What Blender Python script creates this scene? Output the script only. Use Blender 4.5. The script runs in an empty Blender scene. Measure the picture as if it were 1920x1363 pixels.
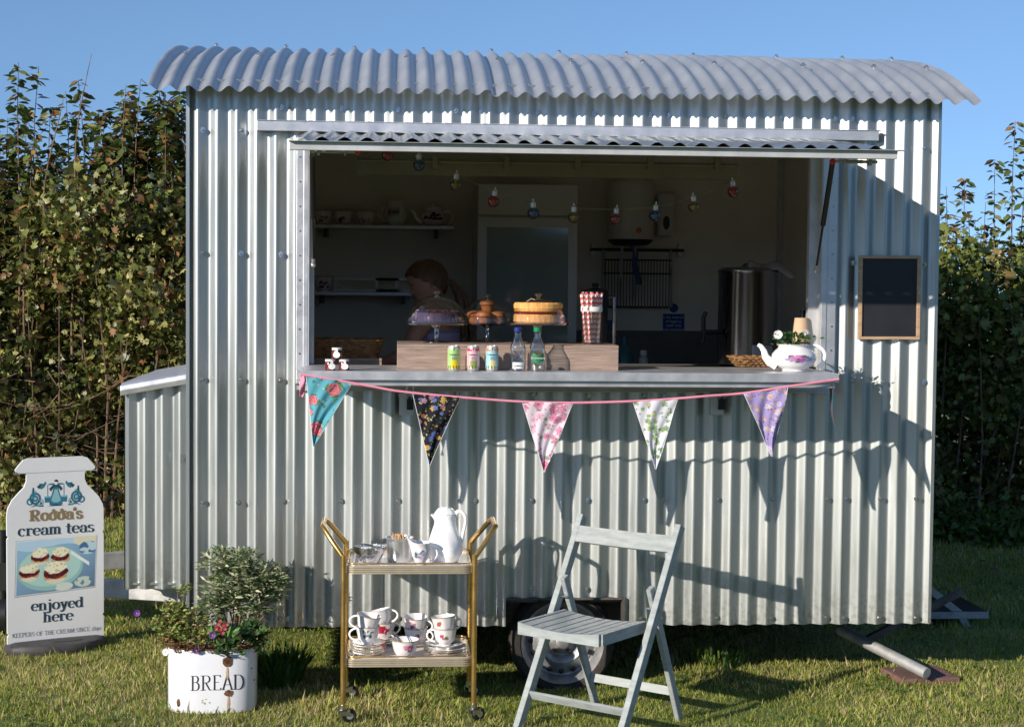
import bpy, bmesh, math, random
import numpy as np
from mathutils import Matrix, Vector
random.seed(7); rng = np.random.default_rng(7)
scene = bpy.context.scene
COL = scene.collection
R = math.radians
PI = math.pi

# ------------------------------------------------------------------ camera, sky, sun, exposure
F, YAW, PITCH, ROLL = 3050.0, math.atan(225/3050), math.atan(141.5/3050), .0095
CAM = Vector((0, -7.05, 1.77))
CR = (Matrix.Rotation(-YAW, 3, 'Z') @ Matrix.Rotation(PI/2-PITCH, 3, 'X') @ Matrix.Rotation(ROLL, 3, 'Z'))
cam = bpy.data.cameras.new('camera'); co = bpy.data.objects.new('camera', cam); COL.objects.link(co)
co.matrix_world = Matrix.Translation(CAM) @ CR.to_4x4()
cam.sensor_width = 36; cam.lens = F/1920*36; cam.clip_start = .1; cam.clip_end = 1500
scene.camera = co
SUN = Vector((-1.13, -1.0, .56)).normalized()
w = bpy.data.worlds.new('World'); scene.world = w; w.use_nodes = True
nt = w.node_tree
sk = nt.nodes.new('ShaderNodeTexSky'); sk.sky_type = 'NISHITA'; sk.sun_disc = False
sk.sun_elevation = math.asin(SUN.z); sk.sun_rotation = math.atan2(SUN.x, SUN.y) % (2*PI)
sk.air_density = 1.0; sk.dust_density = 0.0; sk.ozone_density = 4.0; sk.altitude = 300
stc = nt.nodes.new('ShaderNodeTexCoord'); sva = nt.nodes.new('ShaderNodeVectorMath'); sva.operation = 'ADD'; sva.inputs[1].default_value = (0,0,.15)
svn = nt.nodes.new('ShaderNodeVectorMath'); svn.operation = 'NORMALIZE'
nt.links.new(stc.outputs['Generated'], sva.inputs[0]); nt.links.new(sva.outputs[0], svn.inputs[0]); nt.links.new(svn.outputs[0], sk.inputs[0])
nt.links.new(sk.outputs[0], nt.nodes['Background'].inputs[0]); nt.nodes['Background'].inputs[1].default_value = .118
sl = bpy.data.lights.new('sun', 'SUN'); sl.energy = 4.2; sl.angle = R(.53); sl.color = (1, .91, .78)
so = bpy.data.objects.new('sun', sl); COL.objects.link(so); so.rotation_euler = SUN.to_track_quat('Z', 'Y').to_euler()
scene.view_settings.view_transform = 'Standard'; scene.view_settings.look = 'None'
scene.cycles.transparent_max_bounces = 24; scene.cycles.max_bounces = 16; scene.cycles.diffuse_bounces = 8; scene.view_settings.exposure = 0.45; scene.view_settings.gamma = 1

def at(px, py, Y):                       # a point of the photograph at the distance Y
    d = CR @ Vector(((px-960)/F, -(py-681.5)/F, -1)); return CAM + d*((Y-CAM.y)/d.y)
def gr(px, py, z=0):
    d = CR @ Vector(((px-960)/F, -(py-681.5)/F, -1)); return CAM + d*((z-CAM.z)/d.z)

# ------------------------------------------------------------------ materials
def sock(n, name, v):
    if name in n.inputs: n.inputs[name].default_value = v
def mat(name, col, rough=.6, metal=0, var=.12, scale=6, stretch=(1,1,1), bump=0, bscale=60, attr=False, spec=.5, rvar=0, coat=0, trans=0, col2=None, band=(.35,.65)):
    m = bpy.data.materials.new(name); m.use_nodes = True; t = m.node_tree; b = t.nodes['Principled BSDF']
    tc = t.nodes.new('ShaderNodeTexCoord'); mp = t.nodes.new('ShaderNodeMapping'); mp.inputs['Scale'].default_value = stretch
    t.links.new(tc.outputs['Object'], mp.inputs[0])
    nz = t.nodes.new('ShaderNodeTexNoise'); nz.inputs['Scale'].default_value = scale; nz.inputs['Detail'].default_value = 6; nz.inputs['Roughness'].default_value = .65
    t.links.new(mp.outputs[0], nz.inputs['Vector'])
    if attr:
        a = t.nodes.new('ShaderNodeAttribute'); a.attribute_name = 'Col'; src = a.outputs['Color']
        mx = t.nodes.new('ShaderNodeMix'); mx.data_type = 'RGBA'; mx.blend_type = 'MULTIPLY'; mx.inputs[0].default_value = 1
        cr = t.nodes.new('ShaderNodeValToRGB'); cr.color_ramp.elements[0].position = .3; cr.color_ramp.elements[1].position = .7
        cr.color_ramp.elements[0].color = (1-var,)*3+(1,); cr.color_ramp.elements[1].color = (1,1,1,1)
        t.links.new(nz.outputs[0], cr.inputs[0]); t.links.new(src, mx.inputs[6]); t.links.new(cr.outputs[0], mx.inputs[7]); out = mx.outputs[2]
    else:
        cr = t.nodes.new('ShaderNodeValToRGB'); cr.color_ramp.elements[0].position = band[0]; cr.color_ramp.elements[1].position = band[1]
        c1 = tuple(c*(1-var) for c in col); c2 = col2 or tuple(min(1, c*(1+var)) for c in col)
        cr.color_ramp.elements[0].color = c1+(1,); cr.color_ramp.elements[1].color = c2+(1,)
        t.links.new(nz.outputs[0], cr.inputs[0]); out = cr.outputs[0]
    t.links.new(out, b.inputs['Base Color'])
    sock(b, 'Roughness', rough); sock(b, 'Metallic', metal); sock(b, 'Specular IOR Level', spec); sock(b, 'Coat Weight', coat)
    if rvar:
        mr = t.nodes.new('ShaderNodeMapRange'); mr.inputs[1].default_value = .3; mr.inputs[2].default_value = .7
        mr.inputs[3].default_value = max(.02, rough-rvar); mr.inputs[4].default_value = rough+rvar
        t.links.new(nz.outputs[0], mr.inputs[0]); t.links.new(mr.outputs[0], b.inputs['Roughness'])
    if bump:
        n2 = t.nodes.new('ShaderNodeTexNoise'); n2.inputs['Scale'].default_value = bscale; n2.inputs['Detail'].default_value = 4
        t.links.new(mp.outputs[0], n2.inputs['Vector'])
        bp = t.nodes.new('ShaderNodeBump'); bp.inputs['Strength'].default_value = bump; bp.inputs['Distance'].default_value = .004
        t.links.new(n2.outputs[0], bp.inputs['Height']); t.links.new(bp.outputs[0], b.inputs['Normal'])
    if trans:
        tr = t.nodes.new('ShaderNodeBsdfTranslucent'); t.links.new(out, tr.inputs[0])
        ms = t.nodes.new('ShaderNodeMixShader'); ms.inputs[0].default_value = trans
        t.links.new(b.outputs[0], ms.inputs[1]); t.links.new(tr.outputs[0], ms.inputs[2]); t.links.new(ms.outputs[0], t.nodes['Material Output'].inputs[0])
    return m
def glassmat(name, tint=(1,1,1), refl=1.0, rough=.02, ior=1.5):
    m = bpy.data.materials.new(name); m.use_nodes = True; t = m.node_tree; t.nodes.remove(t.nodes['Principled BSDF'])
    tr = t.nodes.new('ShaderNodeBsdfTransparent'); tr.inputs[0].default_value = tint+(1,)
    g = t.nodes.new('ShaderNodeBsdfGlossy'); g.inputs['Roughness'].default_value = rough
    fr = t.nodes.new('ShaderNodeLayerWeight'); fr.inputs[0].default_value = .5
    pw = t.nodes.new('ShaderNodeMath'); pw.operation = 'POWER'; pw.inputs[1].default_value = 2.6; t.links.new(fr.outputs['Facing'], pw.inputs[0])
    mu = t.nodes.new('ShaderNodeMath'); mu.operation = 'MULTIPLY_ADD'; mu.inputs[1].default_value = .8*refl; mu.inputs[2].default_value = .06*refl; mu.use_clamp = True
    nz = t.nodes.new('ShaderNodeTexNoise'); nz.inputs['Scale'].default_value = 25
    bp = t.nodes.new('ShaderNodeBump'); bp.inputs['Strength'].default_value = .05; t.links.new(nz.outputs[0], bp.inputs['Height'])
    t.links.new(bp.outputs[0], g.inputs['Normal'])
    t.links.new(pw.outputs[0], mu.inputs[0]); ms = t.nodes.new('ShaderNodeMixShader'); t.links.new(mu.outputs[0], ms.inputs[0])
    t.links.new(tr.outputs[0], ms.inputs[1]); t.links.new(g.outputs[0], ms.inputs[2]); t.links.new(ms.outputs[0], t.nodes['Material Output'].inputs[0])
    return m
M = {}
M['galv'] = mat('galvanised_sheet', (.49,.515,.515), .40, .86, .07, 3, (5,5,.35), bump=.10, bscale=7, rvar=.07, coat=.35)
sock(M['galv'].node_tree.nodes['Principled BSDF'], 'Coat Roughness', .16)
def weather(m, z0, z1):      # mud splash low down, slight difference from sheet to sheet
    t = m.node_tree; b = t.nodes['Principled BSDF']; src = b.inputs['Base Color'].links[0].from_socket
    tc = t.nodes.new('ShaderNodeTexCoord'); sp = t.nodes.new('ShaderNodeSeparateXYZ'); t.links.new(tc.outputs['Object'], sp.inputs[0])
    mr = t.nodes.new('ShaderNodeMapRange'); mr.inputs[1].default_value = z1; mr.inputs[2].default_value = z0; mr.inputs[3].default_value = 0; mr.inputs[4].default_value = .45; t.links.new(sp.outputs[2], mr.inputs[0])
    nz = t.nodes.new('ShaderNodeTexNoise'); nz.inputs['Scale'].default_value = 45; nz.inputs['Detail'].default_value = 8; t.links.new(tc.outputs['Object'], nz.inputs['Vector'])
    n3 = t.nodes.new('ShaderNodeMapRange'); n3.inputs[1].default_value = .45; n3.inputs[2].default_value = .65; t.links.new(nz.outputs[0], n3.inputs[0])
    mu = t.nodes.new('ShaderNodeMath'); mu.operation = 'MULTIPLY'; t.links.new(mr.outputs[0], mu.inputs[0]); t.links.new(n3.outputs[0], mu.inputs[1])
    mx = t.nodes.new('ShaderNodeMix'); mx.data_type = 'RGBA'; t.links.new(mu.outputs[0], mx.inputs[0]); t.links.new(src, mx.inputs[6]); mx.inputs[7].default_value = (.17,.13,.08,1)
    oi = t.nodes.new('ShaderNodeObjectInfo'); m2 = t.nodes.new('ShaderNodeMapRange'); m2.inputs[3].default_value = .88; m2.inputs[4].default_value = 1.06; t.links.new(oi.outputs['Random'], m2.inputs[0])
    vm = t.nodes.new('ShaderNodeVectorMath'); vm.operation = 'SCALE'; t.links.new(mx.outputs[2], vm.inputs[0]); t.links.new(m2.outputs[0], vm.inputs['Scale']); t.links.new(vm.outputs[0], b.inputs['Base Color'])
weather(M['galv'], .29, .50)
M['roofgalv'] = mat('weathered_roof_sheet', (.60,.61,.61), .40, .68, .06, 4, bump=.03, bscale=60, rvar=.08)
M['alu'] = mat('brushed_aluminium', (.62,.62,.65), .42, .7, .08, 12, (1,1,1), bump=.05, rvar=.08)
M['whitealu'] = mat('pale_aluminium_trim', (.50,.50,.51), .45, .25, .12, 9, bump=.05)
M['bolt'] = mat('zinc_bolt', (.55,.55,.56), .25, .95, .1, 40)
M['washer'] = mat('rubber_washer', (.10,.10,.11), .6, 0, .1, 40)
M['beam'] = mat('olive_beam', (.20,.18,.12), .6)
M['cream'] = mat('cream_lining', (.80,.75,.64), .5, 0, .06, 2)
M['floorply'] = mat('dark_floor', (.14,.13,.12), .6)
M['black'] = mat('black_plastic', (.015,.015,.016), .4)
M['blackmetal'] = mat('black_painted_steel', (.02,.02,.02), .35, .2)
M['chassis'] = mat('dirty_chassis_steel', (.10,.09,.085), .7, .4, .4, 8, bump=.3)
M['galvold'] = mat('dull_galvanised_beam', (.42,.42,.42), .6, .5, .25, 10, bump=.2)
M['steel'] = mat('stainless_steel', (.32,.32,.34), .18, 1, .05, 3, (8,8,.2))
M['rubber'] = mat('worn_tyre_rubber', (.022,.02,.018), .85, 0, .4, 12, bump=.3, col2=(.05,.04,.035))
M['rim'] = mat('dusty_silver_wheel', (.32,.32,.33), .45, .5, .35, 14)
M['gold'] = mat('brushed_gold_tube', (.58,.36,.12), .28, .85, .12, 14, rvar=.06)
M['palegold'] = mat('pale_gold_ribbed_edge', (.62,.54,.42), .38, .6, .08, 20)
M['traywhite'] = mat('white_laminate', (.78,.73,.72), .3, 0, .04, 5)
M['china'] = mat('printed_china', (1,1,1), .12, attr=True, var=.03, coat=.3)
M['print'] = mat('printed_card', (1,1,1), .45, attr=True, var=.05)
M['cloth'] = mat('printed_cotton', (1,1,1), .85, attr=True, var=.12, scale=14, bump=.25, bscale=30, trans=.3)
M['can'] = mat('printed_can', (1,1,1), .3, attr=True, var=.04, metal=.25)
M['pink'] = mat('pink_ribbon', (.72,.25,.36), .8)
M['wood'] = mat('limed_oak_board', (.30,.21,.165), .6, 0, .4, 6, (1.2,9,34), bump=.25, bscale=9, col2=(.41,.30,.245))
M['oak'] = mat('oak_frame', (.46,.30,.18), .55, 0, .2, 8, (1,1,8))
M['slate'] = mat('black_chalkboard', (.012,.013,.018), .55, 0, .3, 4)
M['wicker'] = mat('wicker', (.24,.12,.045), .6, 0, .45, 40)
M['chair'] = mat('painted_grey_green_wood', (.33,.36,.36), .45, 0, .16, 10, (1,1,5), bump=.1, bscale=25)
M['enamel'] = mat('white_enamel', (.74,.75,.80), .16, 0, .05, 3, coat=.4)
M['rust'] = mat('rust', (.05,.022,.012), .9, 0, .5, 60, bump=.4, col2=(.20,.09,.04))
M['darkink'] = mat('dark_ink', (.02,.025,.03), .5)
M['navy'] = mat('navy_ink', (.02,.05,.08), .5)
M['goldink'] = mat('bronze_ink', (.27,.19,.09), .5)
M['tealink'] = mat('teal_ink', (.03,.17,.26), .5)
M['paleteal'] = mat('pale_teal_ink', (.25,.48,.55), .5)
M['signwhite'] = mat('white_sign_panel', (.78,.78,.80), .4, 0, .04, 2)
M['white'] = mat('white_plastic', (.75,.75,.75), .4)
M['offwhite'] = mat('off_white_appliance', (.60,.58,.54), .35, 0, .04, 2)
M['glass'] = glassmat('clear_glass', (.97,.98,.98), 1.9, .018)
M['fridgeglass'] = mat('fridge_glass', (.30,.34,.31), .06, 0, .1, 2, coat=.6)
M['redglass'] = glassmat('red_glass', (.75,.02,.05), 1.5); M['blueglass'] = glassmat('blue_glass', (.12,.36,.60), 1.5); M['yellowglass'] = glassmat('amber_glass', (.62,.50,.06), 1.5)
M['redball'] = mat('red_knob', (.75,.03,.03), .3)
M['hair'] = mat('brown_hair', (.11,.055,.025), .5, 0, .4, 30, (6,6,1))
M['skin'] = mat('skin', (.48,.25,.17), .5, 0, .05)
M['lilac'] = mat('lilac_cotton', (.38,.35,.58), .8)
M['sponge'] = mat('sponge_cake', (.72,.36,.11), .85, 0, .35, 60, (1,1,.25), bump=.6, bscale=60)
M['jam'] = mat('jam', (.13,.012,.012), .2); M['berry'] = mat('dark_berry_cake', (.045,.012,.03), .75, 0, .5, 60, bump=.8, bscale=60)
M['muffin'] = mat('muffin', (.30,.10,.03), .6, 0, .3, 30, bump=.4)
M['grassblade'] = mat('grass_blades', (1,1,1), .5, attr=True, var=.35, scale=1.4, trans=.35, spec=.3)
M['leaf'] = mat('hedge_leaves', (1,1,1), .42, attr=True, var=.15, scale=2, trans=.22, spec=.45)
M['bark'] = mat('twig_bark', (.11,.06,.04), .8, 0, .4, 15, col2=(.27,.17,.11))
M['soil'] = mat('soil', (.035,.022,.015), .95, bump=.5)
M['green'] = mat('foliage', (1,1,1), .5, attr=True, var=.15, trans=.2)
M['brick'] = mat('red_paving_slab', (.17,.09,.075), .9, 0, .3, 15, bump=.3)
M['bluesign'] = mat('blue_sign', (.01,.06,.28), .4)
M['teal'] = mat('teal_plastic', (.02,.14,.16), .3)
M['towel'] = mat('grey_tea_towel', (.36,.33,.34), .9, 0, .2, 20, bump=.3)
M['bluecloth'] = mat('blue_cloth', (.10,.13,.28), .9)
M['kraft'] = mat('kraft_paper', (.55,.38,.25), .8)
M['woodstick'] = mat('wooden_stirrers', (.55,.33,.16), .7, 0, .3, 50)

# ------------------------------------------------------------------ mesh helpers
class MB:
    def __init__(s): s.v = []; s.f = []; s.c = []
    def add(s, v, f, M4=None, col=None):
        n = len(s.v)
        if M4 is not None: v = [tuple(M4 @ Vector(p)) for p in v]
        s.v += [tuple(p) for p in v]; s.f += [tuple(i+n for i in q) for q in f]
        if col is None: col = (1,1,1)
        if isinstance(col, list): s.c += col
        else: s.c += [col]*len(v)
        return s
    def box(s, c, d, M4=None, col=None):
        x,y,z = (k/2 for k in d); v = [(c[0]+i*x, c[1]+j*y, c[2]+k*z) for k in(-1,1) for j in(-1,1) for i in(-1,1)]
        return s.add(v, [(0,2,3,1),(4,5,7,6),(0,1,5,4),(2,6,7,3),(0,4,6,2),(1,3,7,5)], M4, col)
    def span(s, a, b, M4=None, col=None):
        return s.box(tuple((p+q)/2 for p,q in zip(a,b)), tuple(abs(p-q) for p,q in zip(a,b)), M4, col)
    def bar(s, a, b, wd, th, side=(1,0,0), col=None):
        a = Vector(a); b = Vector(b); d = (b-a); L = d.length; d.normalize(); x = Vector(side); x = (x-d*x.dot(d)).normalized(); y = d.cross(x)
        m = Matrix((x,y,d)).transposed().to_4x4(); m.translation = (a+b)/2
        return s.box((0,0,0), (wd,th,L), m, col)
    def tube(s, P, r, seg=8, cap=True, col=None, M4=None, flat=1):
        P = [Vector(p) for p in P]; n = len(P); rr = r if isinstance(r, (list,tuple)) else [r]*n
        v = []; f = []; up = None
        for i in range(n):
            d = (P[min(i+1,n-1)]-P[max(i-1,0)]);
            if d.length < 1e-9: d = Vector((0,0,1))
            d.normalize()
            if up is None: up = Vector((0,0,1)) if abs(d.z) < .9 else Vector((0,1,0))
            up = (up-d*up.dot(d)); up = up.normalized() if up.length > 1e-6 else d.orthogonal().normalized()
            sd = d.cross(up)
            for k in range(seg):
                a = 2*PI*k/seg; v.append(tuple(P[i]+(sd*math.cos(a)+up*math.sin(a)*flat)*rr[i]))
        for i in range(n-1):
            for k in range(seg): f.append((i*seg+k, i*seg+(k+1)%seg, (i+1)*seg+(k+1)%seg, (i+1)*seg+k))
        if cap: f.append(tuple(range(seg))[::-1]); f.append(tuple((n-1)*seg+k for k in range(seg)))
        return s.add(v, f, M4, col)
    def lathe(s, prof, seg=24, c=(0,0,0), M4=None, col=None, sx=1, sy=1, cf=None, wob=None):
        v = []; f = []; n = len(prof); cl = []
        for i,(r,z) in enumerate(prof):
            for k in range(seg):
                a = 2*PI*k/seg; q = r*(wob(a, z) if wob else 1)
                v.append((c[0]+q*math.cos(a)*sx, c[1]+q*math.sin(a)*sy, c[2]+z))
                if cf: cl.append(cf(a, z, i))
        for i in range(n-1):
            for k in range(seg): f.append((i*seg+k, i*seg+(k+1)%seg, (i+1)*seg+(k+1)%seg, (i+1)*seg+k))
        if prof[0][0] > 1e-5 and prof[0][0] < .5 and False: pass
        return s.add(v, f, M4, cl if cf else col)
    def prism(s, o, y0, y1, M4=None, col=None):      # outline in x,z pushed through y
        n = len(o); v = [(x,y0,z) for x,z in o]+[(x,y1,z) for x,z in o]
        f = [tuple(range(n)), tuple(range(2*n-1, n-1, -1))]+[(i, n+i, n+(i+1)%n, (i+1)%n) for i in range(n)]
        return s.add(v, f, M4, col)
    def grid(s, fn, nu, nv, cf=None, M4=None, col=None):
        v = []; cl = []
        for j in range(nv+1):
            for i in range(nu+1):
                u, t = i/nu, j/nv; v.append(fn(u,t))
                if cf: cl.append(cf(u,t))
        f = [(j*(nu+1)+i, j*(nu+1)+i+1, (j+1)*(nu+1)+i+1, (j+1)*(nu+1)+i) for j in range(nv) for i in range(nu)]
        return s.add(v, f, M4, cl if cf else col)
    def ball(s, c, r, seg=12, ring=8, M4=None, col=None, sc=(1,1,1)):
        return s.lathe([(max(1e-4, r*math.sin(PI*i/ring)), -r*math.cos(PI*i/ring)*sc[2]) for i in range(ring+1)], seg, c, M4, col, sc[0], sc[1])
    def mesh(s, name, smooth=True):
        me = bpy.data.meshes.new(name); me.from_pydata(s.v, [], s.f); me.validate(); me.update()
        if smooth: me.polygons.foreach_set('use_smooth', [True]*len(me.polygons))
        if len(s.c):
            a = me.color_attributes.new('Col', 'FLOAT_COLOR', 'POINT')
            if len(me.vertices) != len(s.c): print('COLMISMATCH', name)
            else: a.data.foreach_set('color', np.array([tuple(c)+(1,) for c in s.c], dtype=np.float32).ravel())
        if 0: pass
        if smooth: me.set_sharp_from_angle(angle=R(38))
        return me
def link(name, me, m, parent=None, bevel=0, solid=0):
    o = bpy.data.objects.new(name, me); COL.objects.link(o)
    if not me.materials: me.materials.append(M[m] if isinstance(m, str) else m)
    if parent: o.parent = parent
    if bevel:
        b = o.modifiers.new('bevel', 'BEVEL'); b.width = bevel; b.segments = 2; b.limit_method = 'ANGLE'
    if solid:
        b = o.modifiers.new('solid', 'SOLIDIFY'); b.thickness = solid; b.offset = 0
    return o
def obj(name, mb, m, parent=None, smooth=True, bevel=0, solid=0, label=None, kind=None):
    o = link(name, mb.mesh(name, smooth), m, parent, bevel, solid)
    if label: o['label'] = label
    if kind: o['kind'] = kind
    return o
def tag(o, label=None, cat=None, group=None, kind=None):
    if label: o['label'] = label
    if cat: o['category'] = cat
    if group: o['group'] = group
    if kind: o['kind'] = kind
    return o
def thing(name, label, cat, loc=(0,0,0), rz=0, group=None):
    o = bpy.data.objects.new(name, None); COL.objects.link(o); o.location = loc; o.rotation_euler = (0,0,rz); o.empty_display_size = .05
    return tag(o, label, cat, group)
def copy_tree(o, parent=None):
    c = o.copy(); COL.objects.link(c); c.parent = parent
    for ch in list(o.children): copy_tree(ch, c)
    return c
def text(s, size, m, parent, loc, rot=(PI/2,0,0), name='lettering', ext=.0003, ax='CENTER', bold=0, space=1):
    cu = bpy.data.curves.new('t', 'FONT'); cu.body = s; cu.size = size; cu.align_x = ax; cu.extrude = ext; cu.offset = bold; cu.space_line = space; cu.resolution_u = 3
    t = bpy.data.objects.new('t', cu); COL.objects.link(t); bpy.context.view_layer.update()
    me = bpy.data.meshes.new_from_object(t.evaluated_get(bpy.context.evaluated_depsgraph_get())); bpy.data.objects.remove(t)
    me.materials.clear(); o = link(name, me, m, parent); o.location = loc; o.rotation_euler = rot; return o
def scatter(name, tv, tf, P, RM, S, C, m, parent=None):
    """many small copies of one template (tv, tf) as one mesh; P n x3, RM n x3x3, S n, C n x3"""
    tv = np.array(tv, float); n = len(P); k = len(tv)
    V = np.einsum('nij,kj->nki', RM, tv)*np.asarray(S)[:,None,None]+P[:,None,:]
    me = bpy.data.meshes.new(name); me.vertices.add(n*k); me.vertices.foreach_set('co', V.astype(np.float32).ravel())
    fl = [len(f) for f in tf]; base = np.concatenate([np.array(f) for f in tf])
    L = (base[None,:]+np.arange(n)[:,None]*k).ravel(); tot = np.tile(np.array(fl), n)
    me.loops.add(len(L)); me.loops.foreach_set('vertex_index', L.astype(np.int32))
    me.polygons.add(len(tot)); st = np.concatenate([[0], np.cumsum(tot)[:-1]])
    me.polygons.foreach_set('loop_start', st.astype(np.int32)); me.polygons.foreach_set('loop_total', tot.astype(np.int32))
    me.update(calc_edges=True)
    a = me.color_attributes.new('Col', 'FLOAT_COLOR', 'POINT')
    c4 = np.concatenate([np.repeat(np.asarray(C), k, axis=0), np.ones((n*k,1))], axis=1); a.data.foreach_set('color', c4.astype(np.float32).ravel())
    return link(name, me, m, parent)
def rotmats(fwd, roll):
    """frames whose local +y looks along fwd (n x3) rolled about it"""
    f = fwd/np.linalg.norm(fwd, axis=1, keepdims=True); up = np.tile([0,0,1.0], (len(f),1)); up[np.abs(f[:,2])>.95] = [1,0,0]
    x = np.cross(f, up); x /= np.linalg.norm(x, axis=1, keepdims=True); z = np.cross(x, f)
    c, s = np.cos(roll)[:,None], np.sin(roll)[:,None]; x2 = x*c+z*s; z2 = -x*s+z*c
    return np.stack([x2, f, z2], axis=2)
LEAF_T = ([(0,0,0),(-.22,.3,.03),(.22,.3,.03),(-.26,.6,.0),(.26,.6,.0),(0,1,-.12),(0,.35,-.05)], [(0,6,1),(0,2,6),(1,6,3),(6,2,4),(3,6,5),(6,4,5)])
LOBE_T = ([(0,0,0),(-.25,.08,.02),(-.52,.3,.05),(-.26,.42,0),(-.42,.8,.0),(-.12,.62,-.03),(0,1,-.1),(.12,.62,-.03),(.42,.8,0),(.26,.42,0),(.52,.3,.05),(.25,.08,.02),(0,.4,-.05)],
          [(0,12,3,1),(1,3,2),(3,12,5,4),(12,7,6,5),(12,9,8,7),(9,12,0,11),(9,11,10)])
NARROW_T = ([(0,0,0),(-.13,.45,.03),(.13,.45,.03),(0,1,-.08),(0,.45,-.02)], [(0,4,1),(0,2,4),(1,4,3),(4,2,3)])
BLADE_T = ([(-.07,0,0),(.07,0,0),(-.05,.5,.08),(.05,.5,.08),(0,1,.32)], [(0,1,3,2),(2,3,4)])
def srgb(r,g,b): return tuple((c/255/12.92 if c/255 <= .04045 else ((c/255+.055)/1.055)**2.4) for c in (r,g,b))

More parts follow.
